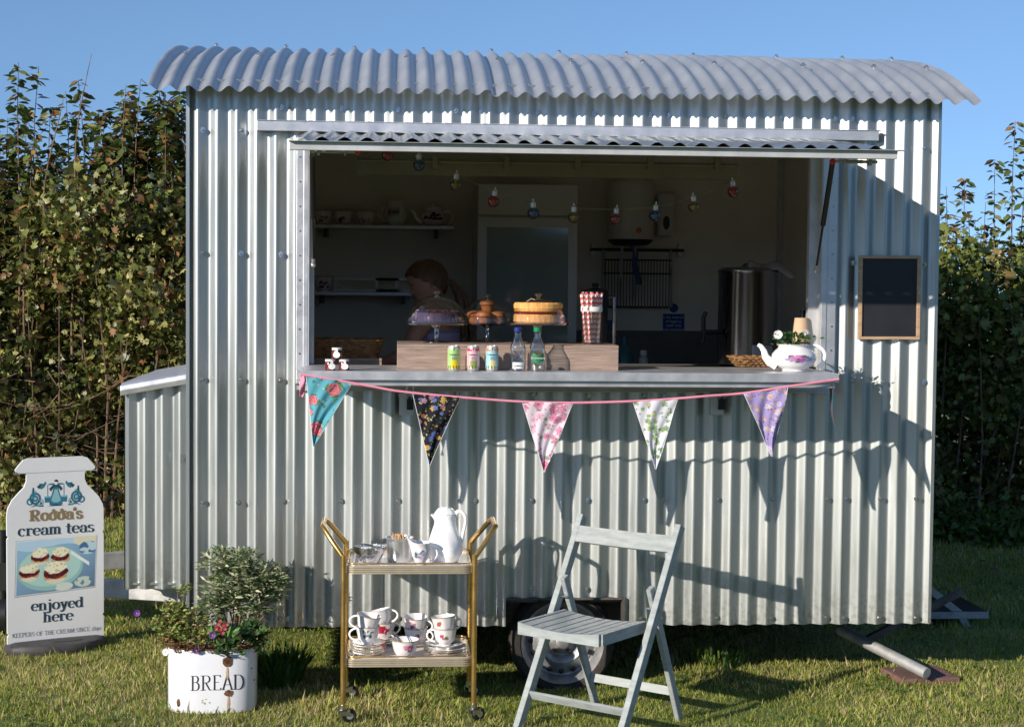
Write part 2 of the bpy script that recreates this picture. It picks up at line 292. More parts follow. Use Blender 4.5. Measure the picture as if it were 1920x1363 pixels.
# ------------------------------------------------------------------ stroke lettering (slab serif)
def arcp(cx,cy,rx,ry,a0,a1,n=10): return [(cx+rx*math.cos(R(a0+(a1-a0)*i/n)), cy+ry*math.sin(R(a0+(a1-a0)*i/n))) for i in range(n+1)]
H = lambda x0,x1,y: ('h', x0, x1, y)
G = {
'c': (.78, [arcp(.42,.5,.32,.48,50,310)], [('b',.62,.80)]),
'r': (.70, [[(.22,0),(.22,1)], arcp(.46,.62,.24,.34,170,60,6)], [H(.04,.42,0),H(.04,.22,1),('b',.60,.86)]),
'e': (.78, [arcp(.41,.5,.32,.48,0,315), [(.10,.52),(.73,.52)]], []),
'a': (.84, [arcp(.40,.70,.24,.27,150,0,7)+[(.64,.1),(.76,.02),(.86,.06)], arcp(.38,.27,.26,.25,80,360,10)], [('b',.20,.76)]),
'm': (1.28, [[(.2,0),(.2,1)], [(.2,.72)]+arcp(.42,.72,.2,.24,160,0,6)+[(.62,0)], [(.62,.72)]+arcp(.84,.72,.2,.24,160,0,6)+[(1.04,0)]], [H(.04,.36,0),H(.48,.76,0),H(.90,1.22,0),H(.04,.2,1)]),
'n': (.92, [[(.2,0),(.2,1)], [(.2,.7)]+arcp(.44,.70,.23,.27,160,0,6)+[(.67,0)]], [H(.04,.36,0),H(.51,.84,0),H(.04,.2,1)]),
'h': (.92, [[(.2,0),(.2,1.45)], [(.2,.7)]+arcp(.44,.70,.23,.27,160,0,6)+[(.67,0)]], [H(.04,.36,0),H(.51,.84,0),H(.04,.2,1.45)]),
't': (.60, [[(.26,1.32),(.26,.2)]+arcp(.42,.2,.16,.18,180,320,5)], [H(.04,.52,.97)]),
's': (.68, [arcp(.34,.74,.22,.23,40,250,8)+arcp(.34,.25,.25,.24,80,-150,9)], [H(.50,.60,.86),H(.08,.18,.14)]),
'j': (.50, [[(.28,1),(.28,-.22)]+arcp(.10,-.22,.18,.18,0,-130,5)], [H(.10,.28,1),('b',.26,1.34),('b',.03,-.34)]),
'o': (.82, [arcp(.41,.5,.32,.48,0,360,18)], []),
'y': (.84, [[(.16,.98),(.44,.06)], [(.70,.98),(.40,-.15),(.26,-.38),(.12,-.38)]], [H(.02,.34,.98),H(.54,.84,.98),('b',.12,-.32)]),
'd': (.90, [arcp(.38,.5,.29,.48,40,320,12), [(.66,0),(.66,1.45)]], [H(.50,.66,1.45),H(.66,.84,0)]),
'D_': (.86, [arcp(.40,.5,.31,.48,0,360,16), [(.66,.5),(.62,1.0),(.40,1.40)]], [H(.36,.86,1.14)]),
"'": (.24, [[(.12,1.42),(.10,1.05)]], [('b',.12,1.38)]),
'R': (1.12, [[(.24,0),(.24,1.4)], [(.24,1.38),(.52,1.38)]+arcp(.56,1.05,.30,.33,85,-85,8)+[(.24,.72)], [(.50,.70),(.86,.04),(1.04,.02)]], [H(.04,.46,0),H(.04,.30,1.4)]),
'B': (.95, [[(.2,0),(.2,1.4)], [(.2,1.37),(.45,1.37)]+arcp(.5,1.07,.22,.30,85,-85,7)+[(.2,.76)], [(.45,.76)]+arcp(.52,.4,.27,.37,85,-85,8)+[(.2,.03)]], [H(.06,.2,1.4),H(.06,.2,0)]),
'E': (.88, [[(.2,0),(.2,1.4)], [(.2,1.38),(.74,1.38),(.74,1.22)], [(.2,.74),(.6,.74)], [(.2,.02),(.78,.02),(.78,.2)]], [H(.06,.2,1.4),H(.06,.2,0)]),
'A': (1.05, [[(.12,0),(.52,1.4)], [(.52,1.4),(.94,0)], [(.25,.48),(.80,.48)]], [H(.0,.26,0),H(.78,1.06,0)]),
'D': (1.08, [[(.2,0),(.2,1.4)], [(.2,1.38),(.5,1.38)]+arcp(.5,.7,.44,.68,88,-88,12)+[(.2,.02)]], [H(.06,.2,1.4),H(.06,.2,0)]),
'K': (1.0, [[(.2,0),(.2,1.4)], [(.82,1.4),(.2,.6)], [(.42,.86),(.90,0)]], [H(.06,.34,0),H(.06,.34,1.4),H(.7,.96,1.4),H(.76,1.02,0)]),
'P': (.86, [[(.2,0),(.2,1.4)], [(.2,1.38),(.45,1.38)]+arcp(.48,1.03,.26,.35,85,-85,7)+[(.2,.68)]], [H(.06,.36,0),H(.06,.2,1.4)]),
'S': (.74, [arcp(.37,1.03,.25,.34,40,250,8)+arcp(.37,.36,.28,.34,80,-150,9)], []),
'O': (1.08, [arcp(.54,.7,.44,.69,0,360,18)], []),
'F': (.82, [[(.2,0),(.2,1.4)], [(.2,1.38),(.72,1.38),(.72,1.22)], [(.2,.74),(.6,.74)]], [H(.06,.36,0),H(.06,.2,1.4)]),
'T': (.92, [[(.46,0),(.46,1.4)], [(.08,1.2),(.08,1.38),(.84,1.38),(.84,1.2)]], [H(.3,.62,0)]),
'H': (1.08, [[(.2,0),(.2,1.4)], [(.86,0),(.86,1.4)], [(.2,.72),(.86,.72)]], [H(.06,.34,0),H(.06,.34,1.4),H(.72,1.0,0),H(.72,1.0,1.4)]),
'C': (.98, [arcp(.54,.7,.43,.69,45,315,14)], [H(.84,.86,1.2)]),
'M': (1.3, [[(.18,0),(.22,1.4)], [(.22,1.4),(.65,.1)], [(.65,.1),(1.06,1.4)], [(1.06,1.4),(1.1,0)]], [H(.06,.3,0),H(.98,1.22,0)]),
'I': (.44, [[(.22,0),(.22,1.4)]], [H(.08,.36,0),H(.08,.36,1.4)]),
'N': (1.08, [[(.2,0),(.2,1.4)], [(.2,1.4),(.86,0)], [(.86,0),(.86,1.4)]], [H(.06,.34,0),H(.72,1.0,1.4)]),
'1': (.5, [[(.26,0),(.26,1)]], [H(.1,.42,0),H(.14,.26,.9)]),
'8': (.74, [arcp(.37,1.02,.22,.3,0,360,12), arcp(.37,.37,.27,.36,0,360,12)], []),
'9': (.74, [arcp(.36,.55,.26,.42,0,360,12), [(.62,.6),(.58,-.1),(.3,-.4)]], []),
'0': (.78, [arcp(.38,.5,.29,.48,0,360,14)], []), ' ': (.45, [], []),
}
def lettering(mb, s, x, z, h, thick, thin, y=0, width=None, slope=0, ext=.0008, track=0):
    """h = x-height; written in the x,z plane at y facing -y, centred on x"""
    gl = []; i = 0
    for ch in s: gl.append('D_' if ch == '\u00f0' else ch)
    tot = sum(G[g][0]+track for g in gl)-track; sx = (width/(tot*h)) if width else 1
    cx = -tot*h*sx/2
    k = 0
    def pt(px, pz): X = cx+px*h*sx; return (x+X, z+pz*h+X*slope)
    for g in gl:
        wd, st, ex = G[g]
        for P in st:
            P = [Vector(p) for p in P]; L = []; Rr = []
            for i in range(len(P)):
                d = P[min(i+1,len(P)-1)]-P[max(i-1,0)]
                if 0 < i < len(P)-1 and False: pass
                d.normalize(); nrm = Vector((-d.y, d.x)); wv = (thin+(thick-thin)*abs(d.y)**1.5)/2
                L.append(P[i]+nrm*wv); Rr.append(P[i]-nrm*wv)
            y1 = y-ext-k*.00001; k += 1
            v = [(pt(p.x,p.y)[0], y1, pt(p.x,p.y)[1]) for p in L]+[(pt(p.x,p.y)[0], y1, pt(p.x,p.y)[1]) for p in Rr]
            n = len(L); mb.add(v, [(j, j+1, n+j+1, n+j) for j in range(n-1)])
        for e in ex:
            y1 = y-ext-k*.00001; k += 1
            if e[0] == 'h':
                t = thin*1.1/2; ex0, ex1 = e[1]-thick*.22, e[2]+thick*.22
                yy = e[3]-t if e[3] > .5 else e[3]+t
                q = [pt(ex0,yy-t), pt(ex1,yy-t), pt(ex1,yy+t), pt(ex0,yy+t)]
            else:
                q = [pt(e[1]+thick*.5*math.cos(a*PI/4), e[2]+thick*.5*math.sin(a*PI/4)) for a in range(8)]
            mb.add([(a, y1, b) for a,b in q], [tuple(range(len(q)))])
        cx += (wd+track)*h*sx
    return mb

# ------------------------------------------------------------------ ground
mg = bpy.data.materials.new('lawn_soil'); mg.use_nodes = True; t = mg.node_tree; b = t.nodes['Principled BSDF']
tc = t.nodes.new('ShaderNodeTexCoord'); n1 = t.nodes.new('ShaderNodeTexNoise'); n1.inputs['Scale'].default_value = 90; n1.inputs['Detail'].default_value = 8
n2 = t.nodes.new('ShaderNodeTexNoise'); n2.inputs['Scale'].default_value = 1.6; n2.inputs['Detail'].default_value = 5
for n in (n1, n2): t.links.new(tc.outputs['Object'], n.inputs['Vector'])
c1 = t.nodes.new('ShaderNodeValToRGB'); c1.color_ramp.elements[0].position = .35; c1.color_ramp.elements[1].position = .65
c1.color_ramp.elements[0].color = (.07,.10,.025,1); c1.color_ramp.elements[1].color = (.24,.24,.09,1)
c2 = t.nodes.new('ShaderNodeValToRGB'); c2.color_ramp.elements[0].color = (.6,.8,.6,1); c2.color_ramp.elements[1].color = (1,1,.9,1)
mx = t.nodes.new('ShaderNodeMix'); mx.data_type = 'RGBA'; mx.blend_type = 'MULTIPLY'; mx.inputs[0].default_value = 1
t.links.new(n1.outputs[0], c1.inputs[0]); t.links.new(n2.outputs[0], c2.inputs[0]); t.links.new(c1.outputs[0], mx.inputs[6]); t.links.new(c2.outputs[0], mx.inputs[7])
t.links.new(mx.outputs[2], b.inputs['Base Color']); b.inputs['Roughness'].default_value = .95
g = MB(); g.grid(lambda u,v: (-400+800*u, -400+800*v, 0), 40, 40)
gnd = obj('ground', g, mg, smooth=False); gnd['kind'] = 'structure'; gnd['label'] = 'lawn ground under the catering hut'

# ------------------------------------------------------------------ the corrugated hut
XL, XR, ZB, DEPTH = -.876, 2.40, .292, 2.75
PITCH_W, AMP = .083, .0122
ZC = 1.431                                  # counter top
OX0, OX1, OZ0, OZ1 = -.36, 1.875, 1.35, 2.40
RR = 3.537; RC = (1.40, 2.938-RR); RX0 = at(275,163,-.13).x; RX1 = at(1840,188,-.13).x
hut = thing('catering_hut', 'corrugated metal catering hut on a trailer, serving hatch open and bunting along its counter', 'catering hut', (0,0,0))
def wave(x): # slightly boxy sine
    return AMP*(math.cos(2*PI*x/PITCH_W)+.045*math.cos(6*PI*x/PITCH_W))
def roof_z(y): return RC[1]+math.sqrt(max(0, RR*RR-(y-RC[0])**2))
seams = [at(p,600,0).x for p in (553,884,1235,1580)]; bnds = [XL]+seams+[XR]
wx0, wx1, wz1 = at(948,1120,0).x, at(1166,1120,0).x, at(1050,1120,0).z
def cuts(x):
    """vertical spans of sheet present at this x"""
    top = roof_z(0)-.004; sp = []
    lo = wz1 if wx0 < x < wx1 else ZB
    if OX0 < x < OX1: sp = [(lo, OZ0), (OZ1, top)]
    else: sp = [(lo, top)]
    return sp
for k in range(len(bnds)-1):
    a, bb = bnds[k], bnds[k+1]+(.012 if k < len(bnds)-2 else 0); off = -.0016*(k % 2)
    xs = set(np.arange(a, bb, PITCH_W/14).tolist()+[a, bb])
    for c in (OX0, OX1, wx0, wx1):
        if a < c < bb: xs |= {c}
    xs = sorted(xs); m = MB(); tilt = (0, .0025, -.002, .003, 0)[k]
    for x0, x1 in zip(xs[:-1], xs[1:]):
        if x1-x0 < 1e-6: continue
        for (z0, z1) in cuts((x0+x1)/2):
            nz = max(1, int((z1-z0)/.2)); q = []
            for j in range(nz+1):
                z = z0+(z1-z0)*j/nz; q.append(z)
            y0, y1 = off-wave(x0), off-wave(x1)
            dn = lambda x, z: .0012*math.sin(7*x+3*z)+.0008*math.sin(23*z+11*x)
            for j in range(nz):
                n = len(m.v); m.v += [(x0,y0+dn(x0,q[j]),q[j]),(x1,y1+dn(x1,q[j]),q[j]),(x1,y1+dn(x1,q[j+1]),q[j+1]),(x0,y0+dn(x0,q[j+1]),q[j+1])]; m.c += [(1,1,1)]*4; m.f.append((n,n+1,n+2,n+3))
    whole = a > OX0 and bb < OX1
    for part in ((0, 1) if whole else (2,)):
        fs = [f for f in m.f if part == 2 or (m.v[f[0]][2] > 2.0) == (part == 1)]
        me = bpy.data.meshes.new('wall_sheet'); me.from_pydata(m.v, [], fs)
        bm = bmesh.new(); bm.from_mesh(me); bmesh.ops.remove_doubles(bm, verts=bm.verts, dist=1e-5)
        bmesh.ops.delete(bm, geom=[q for q in bm.verts if not q.link_faces], context='VERTS'); bm.to_mesh(me); bm.free()
        me.polygons.foreach_set('use_smooth', [True]*len(me.polygons))
        link('wall_sheet', me, 'galv', hut)
# end and back walls
def corr(p0, p1, z0, ztop, sgn, n=8):
    m = MB(); L = math.dist(p0, p1); d = ((p1[0]-p0[0])/L, (p1[1]-p0[1])/L); N = int(L/PITCH_W*n)
    def fn(u, v):
        s = u*L; x = p0[0]+d[0]*s; y = p0[1]+d[1]*s; q = wave(s)*sgn
        return (x-d[1]*q, y+d[0]*q, z0+(ztop(y)-z0)*v)
    return m.grid(fn, N, 3)
obj('end_wall', corr((XL+.012,.012), (XL+.012,DEPTH), ZB, lambda y: roof_z(y)-.006, 1), 'galv', hut)
obj('end_wall', corr((XR-.012,.012), (XR-.012,DEPTH), ZB, lambda y: roof_z(y)-.006, -1), 'galv', hut)
obj('back_wall', corr((XL+.03,DEPTH+.012), (XR-.03,DEPTH+.012), ZB, lambda y: roof_z(y)-.006, 1), 'galv', hut)
for x in (XL-.003, XR+.003):
    s = 1 if x < 0 else -1; m = MB(); m.span((x-.001,-.014,ZB+.004), (x+.001,.035,roof_z(0)-.02)); m.span((x+s*.001,-.016,ZB+.004),(x+s*.014,-.014,roof_z(0)-.02)); obj('corner_trim', m, 'galv', hut, False)
# roof sheets
rb = np.linspace(RX0, RX1, 6)
for k in range(5):
    a, bb = rb[k], rb[k+1]+(.02 if k < 4 else 0); L = bb-a; m = MB(); nu = int(L/PITCH_W*12)
    t0, t1 = math.asin((-.13-RC[0])/RR), math.asin((2.93-RC[0])/RR); dr = .0022*(k % 2); ddz = (.0, .002, -.001, .002, 0)[k]
    def fn(u, v):
        x = a+L*u; th = t0+(t1-t0)*v+.0009*math.sin(x*9); r = RR+dr+ddz+.0128*math.cos(2*PI*(x-RX0)/PITCH_W-.6)
        return (x, RC[0]+r*math.sin(th), RC[1]+r*math.cos(th))
    obj('roof_sheet', m.grid(fn, nu, 40), 'roofgalv', hut)
# bolts: one mesh, many copies
bm_ = MB(); Rx90 = Matrix.Rotation(PI/2, 4, 'X')
bm_.lathe([(.0001,-.003),(.012,-.003),(.012,.0),(.0001,.0)], 12, M4=Rx90, col=(1,1,1))
bm_.lathe([(.0065,.0),(.0068,.005),(.005,.007),(.0001,.0075)], 6, M4=Rx90)
boltme = bm_.mesh('bolt'); boltme.materials.append(M['bolt'])
def bolt(p, rot=None, s=1):
    o = bpy.data.objects.new('bolt', boltme); COL.objects.link(o); o.parent = hut; o.location = p; o.scale = (s,)*3
    if rot: o.rotation_euler = rot
rows = [(x, 201+(x-527)*.0206) for x in (527,639,745,854,903,1010,1115,1219,1253,1360,1464,1565,1597)]
rows += [(380,244),(453,245),(1733,278),(380,474),(452,475),(526,477),(1600,493),(1733,496)]
rows += [(380,711),(452,712),(526,713),(1600,715),(1655,716),(1733,716)]
rows += [(748,740),(856,739),(893,740),(1000,739),(1103,741),(1207,741),(1244,743),(1450,742)]
rows += [(x, 942-(x-380)*.006) for x in (380,448,532,640,747,857,890,996,1101,1207,1241,1345,1449,1550,1585,1650,1717)]
rows += [(924,1160),(995,1105),(1100,1105),(1202,1160),(1240,1160),(1345,1159),(1446,1159),(1548,1158),(1580,1158),(1648,1157),(1716,1157),(524,1160),(541,1160),(640,1160),(747,1160),(857,1160)]
for x, y in rows:
    p = at(x, y, -.004); bolt((p.x, -wave(p.x)-.004, p.z), (random.uniform(-.1,.1), random.uniform(0,1), random.uniform(-.15,.15)))
for px, sx in zip((395,522,652,779,909,1036,1163,1288,1447,1569,1662), (360,500,640,780,925,1060,1203,1340,1512,1646,1746)):
    for th, q in ((-.13, px), (-.285, sx)):
        p = at(q, 100 if th == -.13 else 145, RC[0]+RR*math.sin(th))
        x = RX0+(round((p.x-RX0)/PITCH_W-.6/(2*PI))+.6/(2*PI))*PITCH_W; r = RR+.0128+.005
        o_ = (th-PI/2 if False else -(th)+PI/2-PI, 0, 0)
        bolt((x, RC[0]+r*math.sin(th), RC[1]+r*math.cos(th)), (-th-PI/2, 0, 0), 1.15)
# hatch frame: jambs, head, gutter bar
m = MB(); m.span((OX0-.052,-.022,OZ0),(OX0-.022,.0,OZ1+.004)); m.span((OX0-.022,-.027,OZ0),(OX0-.001,.0,OZ1+.004)); obj('jamb', m, 'alu', hut, False, bevel=.002)
m = MB(); m.span((OX0-.001,-.026,ZC-.07),(OX0+.003,.06,OZ1)); m.span((OX0+.003,.02,ZC+.003),(OX0+.022,.06,OZ1-.003)); obj('jamb_reveal', m, 'whitealu', hut, False)
m = MB(); m.span((OX1+.001,-.024,OZ0),(OX1+.026,.0,OZ1+.004)); m.span((OX1+.026,-.020,OZ0),(OX1+.068,.0,OZ1+.004)); obj('jamb', m, 'alu', hut, False, bevel=.002)
m = MB(); m.span((OX1-.003,-.024,ZC-.07),(OX1+.001,.06,OZ1)); m.span((OX1-.045,.02,ZC+.003),(OX1-.003,.06,OZ1-.003)); obj('jamb_reveal', m, 'whitealu', hut, False)
for i in range(9):
    z = 1.48+i*.105
    bolt((OX0-.037, -.024, z), None, .38); bolt((OX1+.05, -.0225, z+.03), None, .38)
m = MB(); m.span((OX0,.0,OZ1-.004),(OX1,.06,OZ1+.02)); obj('head_rail', m, 'whitealu', hut, False)
ga, gb = at(482,226,-.03), at(1647,245,-.03)
m = MB(); m.span((ga.x,-.042,ga.z-.044),(gb.x,-.012,ga.z)); m.span((ga.x,-.047,ga.z-.002),(gb.x+.008,-.012,ga.z+.0015)); obj('hinge_rail', m, 'alu', hut, False, bevel=.0015)
m = MB(); c_ = at(560,725,0); m.span((c_.x,-.022,c_.z-.012),(OX1+.05,-.0,c_.z+.006)); m.span((c_.x+.005,-.03,c_.z-.016),(OX1+.045,-.022,c_.z-.010)); obj('sill_rail', m, 'whitealu', hut, False)
# hatch flap, hinged up and out
hz0, hz1 = ga.z-.055, at(1100,275,-1).z
m = MB(); hx0, hx1 = OX0-.005, OX1+.005
slope = (hz1-hz0)/.98
def fn(u, v):
    x = hx0+.01+(hx1-hx0-.02)*u; y = -.02-.985*v; return (x, y, hz0+slope*(-y)*-1*-1*1+.013+.0095*math.cos(2*PI*x/PITCH_W+1))
hf = obj('hatch_flap', m.grid(fn, 330, 8), 'galv', hut)
zt = lambda y: hz0+slope*(-y)
m = MB(); m.box(((hx0+hx1)/2+.0, -1.0, hz1-.015), (hx1-hx0+.03, .03, .030)); m.box(((hx0+hx1)/2+.012, -1.012, hz1+.001), (hx1-hx0+.06, .05, .002)); obj('front_edge', m, 'whitealu', hf, False, bevel=.001)
for x in (hx0+.01, hx1-.01):
    m = MB(); m.bar((x,-.03,zt(-.03)-.014),(x,-.985,zt(-.985)-.014), .024, .026); obj('side_rail', m, 'alu', hf, False)
for i in range(4):
    y = -.2-.23*i; m = MB(); m.span((hx0+.022,y-.015,zt(y)-.022),(hx1-.022,y+.015,zt(y)+.001)); obj('batten', m, 'alu', hf, False)
m = MB(); m.grid(lambda u,v: (hx0+.02+(hx1-hx0-.04)*u, -.03-.95*v, zt(-.03-.95*v)+.0025), 4, 4); obj('inner_lining', m, 'cream', hf, False)
# latch hardware under the flap
for (px, py, s) in ((1563,303,1),(668,285,-1)):
    p = at(px, py, -.93); m = MB(); m.tube([(p.x,p.y,p.z),(p.x+s*.17,p.y,p.z+.0)], .006, 8)
    for k in range(16): m.tube([(p.x+s*(.05+.004*k),p.y,p.z),(p.x+s*(.052+.004*k),p.y,p.z)], .0078, 8)
    m.span((p.x+s*.042-.004,p.y-.012,p.z-.014),(p.x+s*.042+.004,p.y+.012,p.z+.03)); m.span((p.x+s*.14-.006,p.y-.012,p.z-.014),(p.x+s*.14+.006,p.y+.012,p.z+.03))
    lt = obj('latch_bolt', m, 'galvold', hf, False); m = MB(); m.ball((p.x-s*.004,p.y,p.z), .012); obj('knob', m, 'redball', lt)
# gas struts
for (pa, Ya, pb, Yb) in (((1530,508),-.03,(1561,306),-.62), ((588,497),-.03,(585,292),-.5)):
    a = at(*pa, Ya); b_ = at(*pb, Yb); mid = a.lerp(b_, .45)
    m = MB(); m.tube([mid, b_], .011, 10); st = obj('gas_strut', m, 'black', hut)
    m = MB(); m.tube([a, mid], .005, 8); obj('rod', m, 'blackmetal', st)
    m = MB(); m.tube([a, a.lerp(b_, .06)], .008, 8); m.ball(a, .012); obj('ball_end', m, 'alu', st)
# counter
ca, cb = at(556,698,-.50), at(1573,706,-.50)
m = MB(); m.span((ca.x,-.50,ZC-.004),(cb.x,.02,ZC)); m.span((ca.x,-.503,ZC-.036),(cb.x,-.498,ZC-.001)); m.span((ca.x+.01,-.48,ZC-.060),(cb.x-.012,-.455,ZC-.005))
m.span((ca.x,-.498,ZC-.036),(ca.x+.004,.0-.02,ZC-.004)); m.span((cb.x-.004,-.498,ZC-.036),(cb.x,-.02,ZC-.004))
ct = obj('counter_shelf', m, 'alu', hut, False, bevel=.0015)
for px in (762,1346):
    c = at(px,742,-.05); q = MB(); q.span((c.x-.03,-.045,c.z-.085),(c.x+.028,-.014,c.z+.01)); bxo = obj('latch_box', q, 'alu', hut, False, bevel=.002)
    q = MB(); q.span((c.x+.002,-.06,c.z-.06),(c.x+.03,-.046,c.z-.005)); [q.span((c.x+.006+i*.012,-.064,c.z-.045),(c.x+.013+i*.012,-.06,c.z-.02)) for i in (0,1)]; obj('catch', q, 'black', bxo, False)
    q = MB(); q.tube([(c.x+.005,-.06,c.z-.01),(c.x-.004,-.2,c.z+.02),(c.x+.0,-.46,ZC-.055)], .0035, 6); q.tube([(c.x+.022,-.06,c.z-.01),(c.x+.03,-.2,c.z+.02),(c.x+.022,-.46,ZC-.055)], .0035, 6); obj('stay', q, 'galvold', bxo)
# inner shell
m = MB(); m.span((XL+.03,.06,.40),(XR-.03,DEPTH-.02,.42)); obj('floor', m, 'floorply', hut, False)
m = MB(); m.span((XL+.03,DEPTH-.03,.42),(XR-.03,DEPTH-.02,2.6)); m.span((XL+.03,.06,.42),(XL+.04,DEPTH-.03,2.6)); m.span((XR-.04,.06,.42),(XR-.03,DEPTH-.03,2.6))
m.span((XL+.04,.06,.42),(XR-.04,.07,ZC-.06)); m.span((XL+.04,.06,2.42),(XR-.04,.07,2.6)); m.span((XL+.04,.06,ZC-.06),(OX0-.002,.07,2.42)); m.span((OX1+.002,.06,ZC-.06),(XR-.04,.07,2.42))
obj('lining', m, 'cream', hut, False)
m = MB()
def cl(u, v): y = .05+(DEPTH-.08)*v; return (XL+.03+(XR-XL-.06)*u, y, min(2.60, roof_z(y)-.06)+.0*u)
obj('ceiling', m.grid(cl, 4, 10), 'cream', hut)
for a in (XR-.058, XL+.058): m = MB(); m.box((a,DEPTH-.05,1.51),(.034,.039,2.18)); obj('corner_post', m, 'alu', hut, False)
m = MB(); hb0, hb1 = at(670,315,.35), at(1380,315,.35); m.span((hb0.x,.33,hb0.z-.03),(hb1.x,.36,hb0.z+.045)); roofbeam = obj('roller_box', m, 'beam', hut, False)
m = MB(); m.tube([(hb0.x,.30,hb0.z+.03),(hb1.x,.30,hb0.z+.03)], .006, 6); obj('rail', m, 'beam', roofbeam)
for px in (816,950,1083,1219,1345):
    c = at(px,305,.3); q = MB(); q.span((c.x-.012,.285,c.z-.03),(c.x+.012,.325,c.z+.025)); obj('clip', q, 'beam', roofbeam, False)
m = MB(); m.span((XL+.04,.08,1.33),(XR-.04,.62,1.36)); m.span((XL+.04,.09,.42),(.30,.11,1.33)); m.span((.95,.09,.42),(XR-.04,.11,1.33)); obj('serving_bench', m, 'floorply', hut, False)
m = MB(); m.span((1.0,1.55,1.26),(XR-.04,DEPTH-.03,1.30)); m.span((1.0,1.60,.42),(XR-.04,1.63,1.26)); m.span((1.0,DEPTH-.045,1.30),(XR-.04,DEPTH-.031,1.52)); obj('back_worktop', m, 'floorply', hut, False)
# left locker on the drawbar
LY = .80; la, lb = at(237,735,LY), at(350,705,LY); lxr = XL-.02; lz1 = at(350,706,LY).z; lz0 = at(237,735,LY).z; lzb = at(237,1104,LY).z
m = MB()
def fn(u, v):
    x = la.x+(lxr-la.x)*u; top = lz0+(lz1-lz0)*u; return (x, LY-wave(x+.01), lzb+.01*0+(top-lzb)*v)
lk = obj('locker', m.grid(fn, 60, 6), 'galv', hut)
obj('side_sheet', corr((la.x,LY+.01),(la.x,1.9), lzb, lambda y: lz0, 1), 'galv', lk)
m = MB(); m.span((la.x-.004,LY-.012,lzb+.005),(la.x+.014,LY+.002,lz0)); m.span((la.x,LY+.0,lzb+.02),(lxr,1.9,lzb+.03)); m.span((la.x,1.9,lzb),(lxr,1.91,lz0)); obj('frame', m, 'galv', lk, False)
m = MB(); l0 = at(226,742,LY-.05); prof = [(-.055,-.045),(-.062,-.02),(-.056,.002),(-.03,.012),(.0,.014),(1.15,.018),(1.15,.008),(-.02,.0),(-.03,-.045)]
n = len(prof); X0, Z0, Z1 = l0.x, l0.z+.045, at(347,697,LY-.05).z-.0
v = [(X0, LY+a, Z0+b2) for a,b2 in prof]+[(lxr, LY+a, Z1+b2) for a,b2 in prof]
m.add(v, [tuple(range(n)), tuple(range(2*n-1,n-1,-1))]+[(i,n+i,n+(i+1)%n,(i+1)%n) for i in range(n)]); obj('lid', m, 'alu', lk, False, bevel=.003)
m = MB(); c = at(343,860,LY-.02); m.span((c.x-.012,c.y,c.z-.02),(c.x+.012,c.y+.01,c.z+.02)); m.tube([(c.x,c.y-.015,c.z),(c.x,c.y,c.z)], .006); obj('lock', m, 'bolt', lk, False)
# drawbar frame, coupling, jockey wheel
m = MB(); j = at(190,1100,1.0)
m.bar((-2.3,1.42,.26),(XL+.1,.95,.25), .05, .09, (0,1,0)); m.bar((-2.3,1.46,.28),(XL+.1,2.2,.27), .05, .09, (0,1,0)); m.span((-2.4,1.39,.25),(-1.9,1.49,.34)); db = obj('drawbar', m, 'galvold', hut, False, bevel=.003)
m = MB(); c = at(5,1075,1.3); m.tube([(c.x,1.3,c.z+.22),(c.x,1.3,.12)], .025, 12); m.tube([(c.x-.03,1.3,.09),(c.x+.03,1.3,.09)], .09, 18); m.span((c.x-.1,1.27,c.z-.08),(c.x+.06,1.33,c.z+.06)); obj('jockey_wheel', m, 'black', db)
# chassis under the floor
m = MB(); m.span((XL+.1,.16,.27),(XR-.1,.21,.39)); m.span((XL+.1,1.9,.27),(XR-.1,1.95,.39)); [m.span((x,.21,.30),(x+.05,1.9,.38)) for x in (-.7,.2,1.2,2.2)]; m.span((XL+.05,.05,.385),(XR-.05,DEPTH-.03,.399)); obj('chassis', m, 'chassis', hut, False)
wc = at(1053,1200,.10)
m = MB(); m.tube([(wc.x,.15,wc.z),(wc.x,1.95,wc.z)], .03, 10); m.bar((wc.x-.35,.24,.30),(wc.x,.24,wc.z), .04, .05, (0,1,0)); obj('axle', m, 'chassis', hut)
m = MB(); m.span((wx0-.0,-.014,wz1-.008),(wx1,.03,wz1+.001)); m.span((wx0-.003,-.012,ZB),(wx0,.03,wz1)); m.span((wx1,-.012,ZB),(wx1+.012,.03,wz1)); m.span((wx0,.03,wz1+.02),(wx1,.32,wz1+.024)); m.span((wx0-.2,.33,.25),(wx1+.2,.335,wz1+.02)); obj('wheel_arch', m, 'chassis', hut, False)
